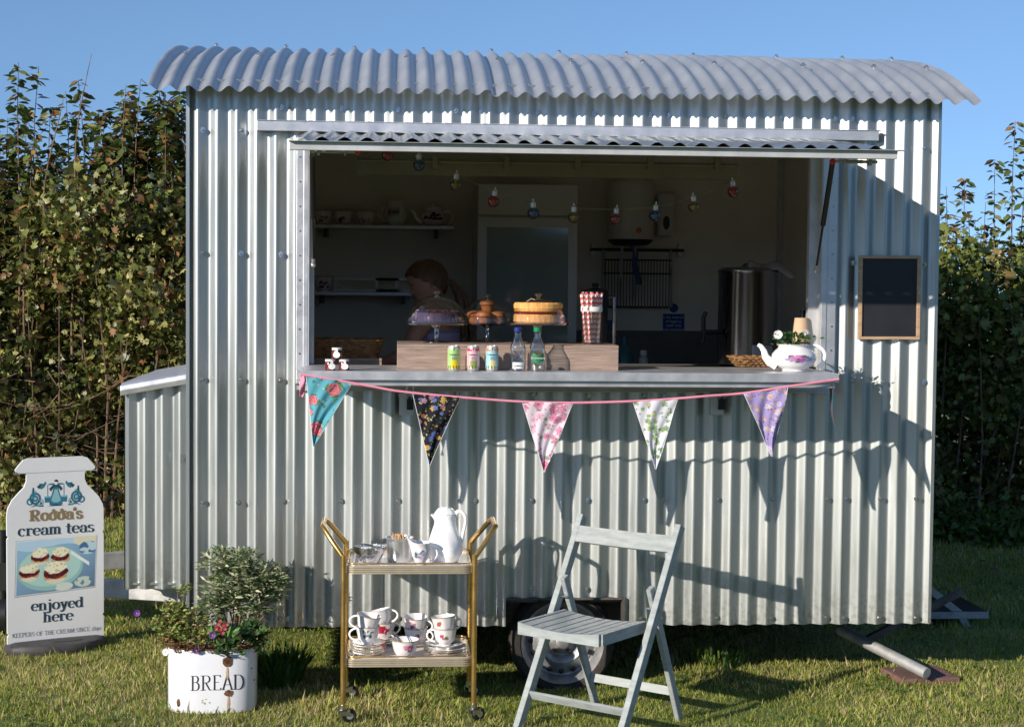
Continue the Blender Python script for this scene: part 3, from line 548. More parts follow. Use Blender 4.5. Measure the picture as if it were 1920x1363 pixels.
def wheel(y, parent, flip=1):
    wh = bpy.data.objects.new('wheel', None); COL.objects.link(wh); wh.parent = parent; wh.location = (wc.x, y, wc.z); wh.rotation_euler = (PI/2*flip,0,0)
    TR = wc.z+.03; m = MB(); pr = [(.178,.03),(.19,.055),(.215,.06),(TR-.02,.052),(TR-.004,.035),(TR,.0),(TR,-.07),(TR-.01,-.095),(.215,-.11),(.17,-.10)]
    obj('tyre', m.lathe(pr, 64, wob=lambda a,z: 1), 'rubber', wh)
    m = MB(); N = 96; pr = [(.178,-.1),(.172,-.02),(.180,.03),(.187,.046),(.184,.05),(.176,.04),(.165,.02),(.158,-.01),(.150,-.012),(.118,.012),(.105,.026),(.095,.030),(.078,.022),(.066,.0),(.06,.0),(.045,.012),(.033,.016),(.030,.045),(.022,.05),(.0005,.05)]
    m.lathe(pr, N)
    obj('rim', m, 'rim', wh)
    for k in range(16):
        a = 2*PI*k/16; q = MB(); q.lathe([(.0005,.0),(.010,.0),(.0125,-.001)], 12, (.137*math.cos(a), .137*math.sin(a), .0045)); o = obj('vent_hole', q, 'black', wh)
        o.rotation_euler = (0,0,0)
    for k in range(5):
        a = 2*PI*k/5+.3; q = MB(); q.lathe([(.009,.0),(.009,.014),(.006,.018),(.0005,.018)], 6, (.052*math.cos(a), .052*math.sin(a), .006)); obj('wheel_nut', q, 'rust', wh)
wheel(.10, hut); wheel(2.6, hut, -1)
# corner steadies
for (pa, ya, pb) in (((1575,1180), .45, (1738,1262)),):
    a = at(*pa, ya); e = gr(*pb, z=.065); e = Vector((e.x, e.y, .065)); m = MB(); m.tube([a, a.lerp(e,.5), e], .026, 12); sd_ = obj('corner_steady', m, 'galvold', hut)
    m = MB(); m.bar(a.lerp(e,.28), Vector((a.x+.62, ya+.1, .33)), .03, .03, (0,1,0)); obj('brace', m, 'chassis', sd_, False); STEADY = e

# ------------------------------------------------------------------ inside the hut
BW = DEPTH-.03
def shelf(pa, pb, py, y0, y1, label, th=.018):
    a = at(pa, py, y0); b_ = at(pb, py, y0); t = thing('wall_shelf', label, 'shelf', ((a.x+b_.x)/2, y1, a.z))
    L = b_.x-a.x; m = MB(); m.span((-L/2, y0-y1, -th), (L/2, 0, 0)); obj('board', m, 'alu', t, False)
    for s in (-.38, .38): m = MB(); m.span((s*L-.01, y0-y1+.05, -th-.05), (s*L+.01, -.001, -th)); obj('bracket', m, 'black', t, False)
    return a.z
SZ1 = shelf(576, 852, 421, BW-.28, BW, 'upper wall shelf holding cups and a flowered teapot inside the hut')
SZ2 = shelf(576, 780, 547, BW-.30, BW, 'lower wall shelf behind the woman, holding two white framed trays')
def deco(spots):
    """decal painter for lathed china: spots = (angle, z, r, colour)"""
    def cf(a, z, i, base=(.78,.76,.77)):
        c = base
        for (sa, sz, sr, scol) in spots:
            d = math.atan2(math.sin(a-sa), math.cos(a-sa))*.035
            if (d*d+(z-sz)**2) < sr*sr: c = scol
        return c
    return cf
def posy(a0, z0, s, cols, n=9, seed=1):
    rr = random.Random(seed); L = []
    for i in range(n): L.append((a0+rr.uniform(-1,1)*s*28, z0+rr.uniform(-.7,.7)*s, s*rr.uniform(.2,.38), rr.choice(cols)))
    return L
GRN = (.05,.13,.07); PNK = (.55,.10,.20); RED = (.35,.01,.03); BLU = (.10,.16,.35); PUR = (.30,.12,.32); GLD = (.45,.28,.10)
def cup_mb(mb, r=.040, h=.062, spots=(), base=(.78,.76,.77), handle=0, seg=40, M4=None, flute=0):
    pr = [(.001,.004),(r*.5,.0),(r*.5,.006),(r*.62,.010),(r*.80,h*.35),(r*.90,h*.65),(r*.97,h*.9),(r*1.02,h),(r*.99,h),(r*.94,h*.9),(r*.86,h*.6),(r*.72,h*.3),(r*.5,h*.16),(.001,h*.14)]
    pr2 = []
    for i in range(len(pr)-1):
        for k in range(3): pr2.append(tuple(pr[i][j]+(pr[i+1][j]-pr[i][j])*k/3 for j in (0,1)))
    pr2.append(pr[-1]); cf0 = deco(spots)
    cf = lambda a, z, i: (GLD if 20 <= i <= 21 else (cf0(a, z, i) if i < 20 else base)) if spots else base
    mb.lathe(pr2, seg, M4=M4, cf=cf, wob=(lambda a, z: 1+flute*math.cos(8*a)) if flute else None)
    return mb
def handle_mb(r, h, ang, k=1.0):
    m = MB(); c, s = math.cos(ang), math.sin(ang); P = []
    for i in range(13):
        t = i/12; a = -1.45+2.9*t; rad = r*.78+r*.75*k*math.cos(a)*1.0; P.append((rad*c, rad*s, h*.52+h*.34*math.sin(a)))
    m.tube(P, .0032, 8); return m
def cup(px, py, Y, label, group, spots, r=.040, h=.062, hang=0.3, tilt=(0,0,0), lift=0, z=None, flute=.015):
    p = at(px, py, Y); t = thing('teacup', label, 'cup', (p.x, Y, z if z is not None else p.z), 0, group)
    t.rotation_euler = tilt
    obj('bowl', cup_mb(MB(), r, h, spots, flute=flute), 'china', t); obj('handle', handle_mb(r, h, hang), 'china', t)
    return t
F_ = -PI/2
for px, sp, lab in ((605, posy(F_,.035,.02,[RED,GRN,PNK],9,2), 'china cup at the left end of the upper shelf in the dark hut'), (643, posy(F_,.035,.022,[RED,(.05,.03,.04)],9,3), 'dark rose china cup, second along the upper shelf'), (686, posy(F_,.035,.017,[RED,GRN],8,4), 'small cup left of the jug on the upper shelf')):
    cup(px, 421, BW-.15, lab, 'cups on the upper shelf', sp, r=.058, h=.085, z=SZ1+.001)
cup(607, 545, BW-.15, 'red flowered cup on the lower shelf beside the window jamb', 'cups on the lower shelf', posy(F_,.04,.022,[RED,(.04,.03,.03)],9,5), r=.062, h=.09, z=SZ2+.001)
def teapot(name, label, loc, s, spots, rz=0, lid=True, soil=False):
    t = thing(name, label, 'teapot', loc, rz)
    pr = [(.001,.0),(.45,.0),(.47,.02),(.42,.06),(.50,.10),(.68,.22),(.82,.38),(.88,.52),(.84,.68),(.72,.82),(.62,.90),(.60,.97),(.66,1.02),(.69,1.05),(.64,1.05),(.56,.98),(.56,.92)]
    q = []
    for i in range(len(pr)-1):
        for k in range(4): q.append(tuple(s*(pr[i][j]+(pr[i+1][j]-pr[i][j])*k/4) for j in (0,1)))
    q.append((s*pr[-1][0], s*pr[-1][1])); obj('pot', MB().lathe(q, 96, cf=deco(spots)), 'china', t)
    m = MB(); P = [(-.70,.26),(-.95,.36),(-1.12,.56),(-1.18,.78),(-1.30,.96),(-1.42,1.02)]; Q = []
    for i in range(len(P)-1):
        for k in range(4): Q.append((s*(P[i][0]+(P[i+1][0]-P[i][0])*k/4), 0, s*(P[i][1]+(P[i+1][1]-P[i][1])*k/4)))
    Q.append((s*P[-1][0],0,s*P[-1][1])); m.tube(Q, [s*(.22-.15*(i/(len(Q)-1))**.7) for i in range(len(Q))], 16); obj('spout', m, 'china', t)
    m = MB(); P = [(s*(.58+.62*math.sin(a)**.8 if a > 0 else .58), 0, s*(.66+.36*math.cos(a))) for a in np.linspace(0.02, 2.6, 16)]; P = [(s*.62,0,s*.93)]+[(s*(.75+.48*math.sin(a)), 0, s*(.62+.38*math.cos(a)-.10*max(0,a-1.5))) for a in np.linspace(.1,2.7,16)]
    m.tube(P, s*.055, 10, flat=1.3); obj('handle', m, 'china', t)
    if lid:
        m = MB(); m.lathe([(s*.60,s*1.04),(s*.5,s*1.16),(s*.3,s*1.26),(s*.10,s*1.30),(s*.12,s*1.38),(s*.08,s*1.44),(.0005,s*1.45)], 32); obj('lid', m, 'china', t)
    if soil: m = MB(); m.lathe([(s*.57,s*.98),(s*.3,s*1.02),(.0005,s*1.0)], 20); obj('soil', m, 'soil', t)
    return t
tp = at(813, 421, BW-.15); teapot('teapot', 'large flowered teapot at the right end of the upper shelf', (tp.x, BW-.15, SZ1+.001), .092, posy(F_,.06,.026,[(.02,.02,.03),RED],12,7))
p = at(742, 421, BW-.15); jg = thing('milk_jug', 'tall rose patterned jug on the upper shelf beside the teapot', 'jug', (p.x, BW-.15, SZ1+.001))
obj('bowl', MB().lathe([(.001,0),(.04,0),(.062,.04),(.066,.08),(.05,.12),(.052,.145),(.048,.145),(.045,.12)], 48, cf=deco(posy(F_,.08,.03,[RED,PNK,GRN],12,8))), 'china', jg); obj('handle', handle_mb(.06,.14,2.8), 'china', jg)
for px, w_ in ((690,.20),(770,.20)):
    p = at(px if px == 690 else 768, 546, BW-.22); t = thing('tray_frame', 'white framed tray standing on the lower shelf, '+('the one by the woman' if px > 700 else 'the left one'), 'tray', (p.x-.01, BW-.2, SZ2+.001))
    for (a, b2) in (((-.19,-.01,0),(.19,.01,.018)),((-.19,-.01,.065),(.19,.01,.085)),((-.19,-.01,.018),(-.17,.01,.065)),((.165,-.01,.018),(.19,.01,.065))): m = MB(); m.span(a, b2); obj('frame_bar', m, 'white', t, False, bevel=.003)
# fridge
FY = 2.0; fa, fb = at(896,410,FY), at(1083,410,FY); FT = at(980,346,FY).z; FM = at(980,408,FY).z
fr = thing('display_fridge', 'tall off white fridge with a glass door at the back of the hut', 'fridge', ((fa.x+fb.x)/2, FY, .42)); W = (fb.x-fa.x)
def L_(p): return p-.42
m = MB(); m.span((-W/2,.03,0),(-W/2+.03,.60,L_(FT))); m.span((W/2-.03,.03,0),(W/2,.60,L_(FT))); m.span((-W/2+.03,.57,0),(W/2-.03,.60,L_(FT))); m.span((-W/2+.03,.03,L_(FM)),(W/2-.03,.57,L_(FT))); m.span((-W/2+.03,.03,0),(W/2-.03,.57,.12)); obj('cabinet', m, 'offwhite', fr, False)
m = MB(); m.span((-W/2,0,L_(FM)+.012),(W/2,.03,L_(FT))); obj('header_panel', m, 'offwhite', fr, False, bevel=.004)
dr = bpy.data.objects.new('door', None); COL.objects.link(dr); dr.parent = fr
m = MB(); m.span((-W/2,0,.08),(-W/2+.05,.028,L_(FM))); m.span((W/2-.05,0,.08),(W/2,.028,L_(FM))); m.span((-W/2+.05,0,L_(FM)-.055),(W/2-.05,.028,L_(FM))); m.span((-W/2+.05,0,.08),(W/2-.05,.028,.16)); obj('door_frame', m, 'offwhite', dr, False)
m = MB(); m.span((-W/2+.05,.012,.16),(W/2-.05,.018,L_(FM)-.055)); obj('pane', m, 'fridgeglass', dr, False)
m = MB(); m.tube([(W/2-.09,.1,.2),(W/2-.09,.1,L_(FM)-.1)], .004); m.tube([(W/2-.12,.1,.2),(W/2-.12,.1,L_(FM)-.1)], .004); obj('shelf_post', m, 'alu', fr)
for z in (.35,.62,.9,1.18): m = MB(); m.span((-W/2+.04,.08,z),(W/2-.04,.5,z+.008)); obj('shelf', m, 'alu', fr, False)
# water heater, soap dispenser
p = at(1182, 405, BW-.17); s_ = .00345
t = thing('water_heater', 'cream electric water heater high on the back wall with an orange badge', 'water heater', (p.x, BW, p.z))
m = MB(); m.lathe([(.001,.24),(.07,.235),(.11,.22),(.135,.19),(.14,.17),(.14,-.13),(.135,-.14)], 40, (0,-.17,0), sy=1.0); obj('tank', m, 'offwhite', t)
m = MB(); m.lathe([(.136,-.141),(.13,-.155),(.10,-.175),(.001,-.18)], 40, (0,-.17,0)); obj('base_cap', m, 'black', t)
m = MB(); m.tube([(0,-.17,.235),(0,-.17,.27)], .016, 10); obj('vent', m, 'black', t); m = MB(); m.lathe([(.0005,0),(.016,0),(.017,-.002)], 16, (0.02,-.3105,-.10), M4=None); o = obj('badge', MB().lathe([(.0005,.001),(.017,0)], 16, M4=Matrix.Translation((.03,-.311,-.09))@Matrix.Rotation(PI/2,4,'X')), mat('orange_badge',(.6,.14,.01),.4), t)
m = MB(); m.tube([(-.04,-.12,-.17),(-.04,-.06,-.5)], .008); m.tube([(.04,-.12,-.17),(.04,-.04,-.5)], .008); obj('pipe', m, 'alu', t)
p = at(1247, 403, BW-.06); t = thing('soap_dispenser', 'white wall soap dispenser beside the water heater', 'dispenser', (p.x, BW, p.z))
m = MB(); m.span((-.055,-.11,-.13),(.055,0,.13)); obj('casing', m, 'offwhite', t, False, bevel=.02); o = obj('window', MB().lathe([(.0005,.001),(.026,0)], 20, M4=Matrix.Translation((0,-.111,-.05))@Matrix.Diagonal((.8,1,1.6,1))@Matrix.Rotation(PI/2,4,'X')), 'black', t)
# rail with hanging dish rack
ra, rb_ = at(1107,468,BW-.07), at(1282,472,BW-.07)
t = thing('utensil_rail', 'steel utensil rail fixed under the water heater', 'rail', ((ra.x+rb_.x)/2, BW, ra.z)); L = (rb_.x-ra.x)/2
m = MB(); m.tube([(-L,-.07,0),(L,-.07,0)], .009, 10); obj('tube', m, 'blackmetal', t)
for s in (-1, 1): m = MB(); m.span((s*L*.93-.012,-.07,-.04),(s*L*.93+.012,0,.04)); obj('bracket', m, 'white', t, False, bevel=.003)
t = thing('dish_rack', 'dark wire plate rack hung from the utensil rail', 'rack', ((ra.x+rb_.x)/2, BW, ra.z)); wz = (at(1142,480,BW).z, at(1142,575,BW).z); z0, z1 = wz[1]-ra.z, -.06
for z in (z1, z0, (z0+z1)/2+.06): m = MB(); m.tube([(-L*.72,-.09,z),(L*.72,-.09,z)], .005, 6); obj('rail', m, 'blackmetal', t)
for k in range(22): x = -L*.68+L*1.36*k/21; m = MB(); m.tube([(x,-.09,z1),(x,-.09,z0),(x,-.02,z0-.01)], .0028, 5); obj('wire', m, 'blackmetal', t)
for s in (-1, 1): m = MB(); m.tube([(s*L*.72,-.07,.0),(s*L*.72,-.08,z1-.08),(s*L*.72,-.09,z0)], .011, 8); obj('side_bar', m, 'galvold', t)
p = at(1186,460,BW-.12); t = obj('hanging_cloth', MB().grid(lambda u,v: (p.x-.014+.034*u+.035*v+.006*math.sin(9*v), BW-.12-.012*math.sin(6*u+5*v), p.z-.235*v), 8, 16), 'bluecloth', solid=.003); tag(t, 'folded blue cloth hanging from the utensil rail', 'cloth')
# hygiene notice
p = at(1263,609,BW-.004); t = thing('hygiene_notice', 'blue hygiene notice with white writing stuck to the back wall', 'notice', (p.x, BW-.001, p.z)); q = .066
m = MB(); m.box((0,-.001,0),(q*2.2,.001,q*2.2)); obj('backing', m, 'white', t, False); m = MB(); m.box((0,-.002,.0),(q*2,.001,q*2)); m.lathe([(.0005,0),(.027,0)], 24, M4=Matrix.Translation((0,-.002,q+.035))@Matrix.Rotation(PI/2,4,'X')); obj('panel', m, 'bluesign', t, False)
text('In the interests\nof hygiene\nwash only\nfood equipment\nhere', .0235, 'white', t, (0,-.0034,.038), space=1.05)
# urn with cloth
UX0, UX1 = at(1347,600,1.0), at(1456,600,1.0); UB = 1.36; uc = Vector(((UX0.x+UX1.x)/2, 1.0)); UB = at(1400,686,1.0).z
BZ = UB; m = MB(); m.span((1.15,.80,1.30),(XR-.04,1.3,BZ-.006)); m.span((1.15,.82,.42),(1.18,1.28,1.30)); m.span((XR-.09,.82,.42),(XR-.06,1.28,1.30)); bt = obj('side_bench', m, 'floorply', hut, False)
t = thing('water_urn', 'tall stainless steel hot water urn with a black tap', 'urn', (uc.x, uc.y, UB)); ur = (UX1.x-UX0.x)/2; uh = at(1400,507,1.0).z-UB
m = MB(); m.lathe([(ur*.9,.0),(ur,.01),(ur,uh*.96),(ur*1.02,uh*.97),(ur*1.02,uh),(ur*.9,uh+.012),(.001,uh+.02)], 64); obj('body', m, 'steel', t)
m = MB(); m.box((.04,-ur-.004,.055),(.10,.03,.11)); bx_ = obj('control_box', m, 'alu', t, False, bevel=.004); m = MB(); m.tube([(.055,-ur-.019,.045),(.055,-ur-.035,.045)], .022, 16); obj('dial', m, 'black', bx_)
m = MB(); m.tube([(-ur+.01,-.06,.17),(-ur-.09,-.08,.17),(-ur-.095,-.08,.12)], .013, 10); m.tube([(-ur-.09,-.08,.16),(-ur-.092,-.085,.24),(-ur-.08,-.085,.27)], .011, 8); obj('tap', m, 'black', t)
def fn(u, v):
    x = -.03+.23*u; y = -.06+.16*v; z = uh+.03+.006*math.sin(14*u+6*v)+.004*math.sin(23*v)
    d = max(0, x-ur+.02); z -= d*.45; zf = max(0, -(y)-.03); return (uc.x+x+.01*math.sin(9*v), uc.y-.05+y-.1*0, UB+z-zf*1.2+ .01*math.sin(11*u))
tw = obj('tea_towel', MB().grid(fn, 30, 16), 'towel', solid=.006); tag(tw, 'crumpled grey tea towel lying over the urn lid', 'towel')
# insulated flask behind the straws
p = at(1118, 640, .55); t = thing('coffee_flask', 'black insulated jug with a knob lid behind the straws', 'flask', (p.x-.008, .55, 1.36))
h_ = at(1118,545,.55).z-1.36; m = MB(); m.lathe([(.001,0),(.06,0),(.06,h_-.03),(.064,h_-.028),(.064,h_),(.03,h_+.01),(.014,h_+.012),(.012,h_+.02),(.018,h_+.026),(.014,h_+.036),(.0005,h_+.037)], 32); obj('body', m, 'black', t)
m = MB(); m.tube([(.06,-.02,h_-.03),(.088,-.02,h_-.03),(.088,-.02,.03)], .009, 8); obj('handle', m, 'steel', t)
# small bottle, teal bottle
p = at(1206,690,1.62); t = thing('pill_bottle', 'little white topped bottle on the back worktop', 'bottle', (p.x, 1.62, 1.301)); s = at(1206,657,1.62).z-1.301
m = MB(); m.lathe([(.001,0),(.024,0),(.024,s*.7),(.012,s*.8)], 16); obj('body', m, 'offwhite', t); m = MB(); m.lathe([(.014,s*.8),(.018,s*.82),(.018,s),(.0005,s)], 16); obj('cap', m, 'white', t)
p = at(1170,690,1.7); s = at(1170,640,1.7).z-1.30; t = thing('soap_bottle', 'teal green washing up bottle on the back worktop', 'bottle', (p.x, 1.7, 1.301)); m = MB(); m.lathe([(.001,0),(.05,0),(.052,s*.6),(.03,s*.8),(.014,s*.86),(.014,s)], 20); obj('body', m, 'teal', t); m = MB(); m.lathe([(.016,s),(.016,s+.03),(.0005,s+.03)], 12); obj('cap', m, 'teal', t)

# ------------------------------------------------------------------ the woman serving
PY = 1.15
def pp(px, py, dy=0): return at(px, py, PY+dy)
hd = pp(800, 528); perT = bpy.data.objects.new('person', None); COL.objects.link(perT); perT.location = (hd.x, PY, .42)
tag(perT, 'woman with a long brown ponytail in a lilac top, head bent down, inside the hut', 'person')
def PL(px, py, dy=0): q = pp(px, py, dy); return (q.x-hd.x, dy, q.z-.42)
V = {'pelvis': (.10,.02,.95), 'waist': (.07,.02,1.08), 'chest': (.04,.02,1.25), 'neckb': (.045,.02,PL(820,592)[2]), 'neckt': (.02,.02,PL(812,566)[2]),
 'ls': (-.03,-.15,PL(780,606)[2]), 'le': (-.10,-.20,PL(765,660)[2]), 'lw': (-.28,-.16,PL(700,690)[2]), 'lh': (-.35,-.13,PL(700,694)[2]),
 'rs': (.06,.18,PL(800,606)[2]), 're': (.0,.26,PL(800,662)[2]), 'rw': (-.2,.2,PL(700,690)[2]), 'rh': (-.27,.17,PL(700,694)[2]),
 'lhip': (.09,-.09,.88), 'lk': (.07,-.10,.48), 'la': (.10,-.10,.08), 'lt': (-.04,-.11,.03), 'rhip': (.09,.10,.88), 'rk': (.07,.11,.48), 'ra': (.10,.11,.08), 'rt': (-.04,.12,.03)}
names = list(V); ed = [('pelvis','waist'),('waist','chest'),('chest','neckb'),('neckb','neckt'),('chest','ls'),('ls','le'),('le','lw'),('lw','lh'),('chest','rs'),('rs','re'),('re','rw'),('rw','rh'),('pelvis','lhip'),('lhip','lk'),('lk','la'),('la','lt'),('pelvis','rhip'),('rhip','rk'),('rk','ra'),('ra','rt')]
rad = dict(pelvis=.13,waist=.105,chest=.115,neckb=.055,neckt=.048,ls=.055,le=.038,lw=.027,lh=.03,rs=.055,re=.038,rw=.027,rh=.03,lhip=.085,lk=.055,la=.04,lt=.035,rhip=.085,rk=.055,ra=.04,rt=.035)
for side in 'lr':
    hb = V[side+'h']
    for k in range(4):
        n = side+'f%d' % k; V[n] = (hb[0]-.045, hb[1]-.03+.02*k, hb[2]-.008); V[n+'b'] = (hb[0]-.075, hb[1]-.032+.022*k, hb[2]-.03); names += [n, n+'b']; ed += [(side+'h', n), (n, n+'b')]; rad[n] = .009; rad[n+'b'] = .008
    n = side+'th'; V[n] = (hb[0]-.02, hb[1]+(-.045 if side == 'l' else -.05), hb[2]); names.append(n); ed.append((side+'h', n)); rad[n] = .010
me = bpy.data.meshes.new('body'); me.from_pydata([V[n] for n in names], [(names.index(a), names.index(b_)) for a,b_ in ed], [])
bo = link('body', me, 'skin', perT); sm = bo.modifiers.new('skin', 'SKIN'); sm.use_smooth_shade = True
for n, sv in zip(names, me.skin_vertices[0].data): sv.radius = (rad[n], rad[n])
me.skin_vertices[0].data[0].use_root = True
ss = bo.modifiers.new('sub', 'SUBSURF'); ss.levels = 1; ss.render_levels = 1
# head in profile, facing -x, tipped down
m = MB(); HR = Matrix.Translation((0,0,hd.z-.42))@Matrix.Rotation(-.35, 4, 'Y')@Matrix.Rotation(.2,4,'Z')
PZ = [-.116,-.108,-.098,-.088,-.080,-.071,-.063,-.055,-.046,-.040,-.030,-.018,-.004,.010,.022,.05,.085,.115]
PX = [.035,.072,.088,.086,.082,.089,.085,.090,.086,.094,.106,.098,.083,.088,.092,.090,.068,.0]
def headf(u, v):
    a = 2*PI*u; e = PI*v; x = -math.cos(a)*math.sin(e); y = math.sin(a)*math.sin(e); z = -math.cos(e)
    X, Y, Z = x*.096, y*.075, z*.115
    if z < 0: Y *= 1-.26*(-z)**1.4; X *= 1-.12*(-z) if x < 0 else 1-.35*(-z)**1.5
    if x < 0:
        ef = .096*math.sqrt(max(0,1-z*z))*(1-.12*max(0,-z)); wd = .013 if -.048 < Z < -.002 else .030
        X -= (float(np.interp(Z, PZ, PX))-ef)*math.exp(-(Y/wd)**2)
        X += .006*math.exp(-((abs(Y)-.031)/.013)**2-((Z+.004)/.012)**2)
    return (X, Y, Z)
m.grid(headf, 64, 48); m.v = [tuple(HR @ Vector(q)) for q in m.v]; head = obj('head', m, 'skin', perT)
for s in (-1, 1):
    q = MB(); q.ball((-.0715, s*.030, -.006), .0105, M4=HR); obj('eye', q, 'white', head); q = MB(); q.ball((-.0725, s*.030, -.003), .0108, M4=HR); obj('eyelid', q, 'skin', head); q = MB(); q.ball((-.0800, s*.031, -.010), .0032, M4=HR); obj('iris', q, 'darkink', head)
    q = MB(); q.ball((.010, s*.076, -.018), .028, M4=HR, sc=(.65,.28,1.15)); obj('ear', q, 'skin', head)
q = MB(); q.tube([tuple(HR @ Vector(k)) for k in ((-.078,-.018,-.063),(-.0865,0,-.063),(-.078,.018,-.063))], .0028, 6); obj('mouth', q, M['jam'], head)
m = MB()
def hairf(u, v):
    a = 2*PI*u; e = PI*v*(.545+.012*math.sin(a*13)+.008*math.sin(a*29)); x = -math.cos(a)*math.sin(e); y = math.sin(a)*math.sin(e); z = math.cos(e); k = 1+.012*math.sin(a*31)+.01*math.sin(a*17+e*4)
    return (x*.112*k, y*.088*k, z*.113*k)
hm = HR@Matrix.Rotation(.75, 4, 'Y'); m.grid(hairf, 96, 20, M4=hm); hr = obj('hair', m, 'hair', perT)
m = MB(); b0 = Vector((.095,0,hd.z-.42-.0)); rr = random.Random(4)
for k in range(26):
    ox, oy = rr.uniform(-.02,.02), rr.uniform(-.03,.03); e2 = rr.uniform(.8,1.15)
    m.tube([b0+Vector((-.03,oy*.3,.0)), b0+Vector((.03,oy*.5,-.005+ox*.4)), b0+Vector((.075+ox,oy,-.07*e2)), b0+Vector((.10+ox*1.3,oy*1.3,-.18*e2)), b0+Vector((.11+ox*1.5,oy*1.4,-.30*e2))], [.008,.014,.013,.011,.002], 6)
obj('ponytail', m, 'hair', perT); m = MB(); m.tube([b0+Vector((.0,-.025,0)), b0+Vector((.0,.025,0))], .022, 10); obj('hair_tie', m, 'black', hr)
m = MB()
def topf(u, v):
    a = 2*PI*u; z = .86+(V['neckb'][2]-.05-.86)*v; cxx = .09-.05*v; k = (.135-.02*math.sin(PI*v*1.1)) if v < .9 else .12-.35*(v-.9)
    return (cxx+k*.95*math.cos(a), .02+k*1.25*math.sin(a)*(1 if v < .85 else 1-(v-.85)*1.2), z+.02*math.sin(a*2)*(v > .95))
obj('top', m.grid(topf, 48, 24), 'lilac', perT, solid=.004)
m = MB()
for s in (-1, 1):
    m.lathe([(.092,.90),(.090,.75),(.072,.5),(.055,.3),(.05,.1)], 24, (.08,.10*s,0))
m.lathe([(.10,.80),(.15,.86),(.15,.97),(.14,.99)], 32, (.09,.01,0), sy=1.15); obj('trousers', m, 'navy', perT)

# ------------------------------------------------------------------ on the counter
ZT = ZC+.001
def on(px, Y, z=ZT): return Vector((at(px, 690, Y).x, Y, z))
# oak effect crate boxes
def crate(p0, p1, py, Y0, dp, label, zb=None):
    zb = ZT if zb is None else zb
    a, b_ = at(p0, py, Y0), at(p1, py, Y0); t = thing('display_box', label, 'box', ((a.x+b_.x)/2, Y0, zb)); L = (b_.x-a.x)/2; h = a.z-zb
    for nm, s0, s1 in (('front_board',(-L+.0005,0,0),(L-.0005,.012,h-.0125)),('back_board',(-L,dp-.012,0),(L,dp,h-.0125)),('side_board',(-L,.0125,0),(-L+.012,dp-.0125,h-.0125)),('side_board',(L-.012,.0125,0),(L,dp-.0125,h-.0125)),('top_board',(-L,-.001,h-.012),(L,dp,h))):
        m = MB(); m.span(s0, s1); obj(nm, m, 'wood', t, False, bevel=.001)
    return h
CH = crate(745, 1160, 645, -.34, .38, 'long limed oak box in the middle of the counter carrying the cake stands')
crate(572, 716, 671, .24, .26, 'small oak box under the wicker basket at the left of the counter', 1.361)
CT = ZT+CH
def basket(name, label, loc, L, D, h, flare, rz=0, rows=9, cat='basket'):
    t = thing(name, label, cat, loc, rz)
    for k in range(rows):
        f = k/(rows-1); q = flare*f; m = MB(); P = []
        a, b2 = L/2+q, D/2+q; n = 96
        for i in range(n+1):
            th = 2*PI*i/n; c, s = math.cos(th), math.sin(th); r = 1/((abs(c)**8+abs(s)**8)**.125); w = .003*math.sin(i*PI/2+k*PI)
            P.append(((a+w)*c*r, (b2+w)*s*r, f*h+.004+.0015*math.sin(i*1.1+k)))
        m.tube(P, h/rows*.62, 6, cap=False); obj('strand', m, 'wicker', t)
    m = MB(); m.span((-L/2,-D/2,.0),(L/2,D/2,.006)); obj('base', m, 'wicker', t, False); return t
p = at(640, 671, .34); basket('wicker_basket', 'long flared wicker basket on the small oak box', (p.x, .36, at(600,671,.24).z+.001), .32, .2, .074, .028, rows=8)
p = at(1412, 697, .02); basket('bread_basket', 'shallow open weave basket in front of the urn', (p.x+.03, .12, ZC-.002 if False else ZT), .16, .12, .035, .03, rows=4)
# jam jars
def jar(px, Y, z, label):
    p = on(px, Y, z); t = thing('jam_jar', label, 'jar', p, random.uniform(-.3,.3), 'little jam jars at the left of the counter'); r = .0205
    m = MB(); m.lathe([(.001,0),(r*.92,0),(r,.003),(r,.030),(r*.85,.035)], 24); obj('jar', m, 'jam', t)
    m = MB(); m.lathe([(r*.96,.035),(r*.98,.036),(r*.98,.044),(.0005,.045)], 24); obj('lid', m, 'white', t)
    m = MB(); m.lathe([(.0005,.001),(.0145,.0)], 20, M4=Matrix.Translation((.004,-r-.003,.016))@Matrix.Rotation(PI/2-.1,4,'X')@Matrix.Diagonal((1,.85,1,1))); m.span((-.001,-r-.003,.026),(.009,-r-.001,.040)); obj('label_tag', m, 'white', t, False)
jar(619, -.455, ZT, 'lower left jam jar of the little three jar pyramid'); jar(645, -.455, ZT, 'lower right jam jar of the little three jar pyramid'); jar(631.5, -.455, ZT+.0465, 'top jam jar of the little three jar pyramid')
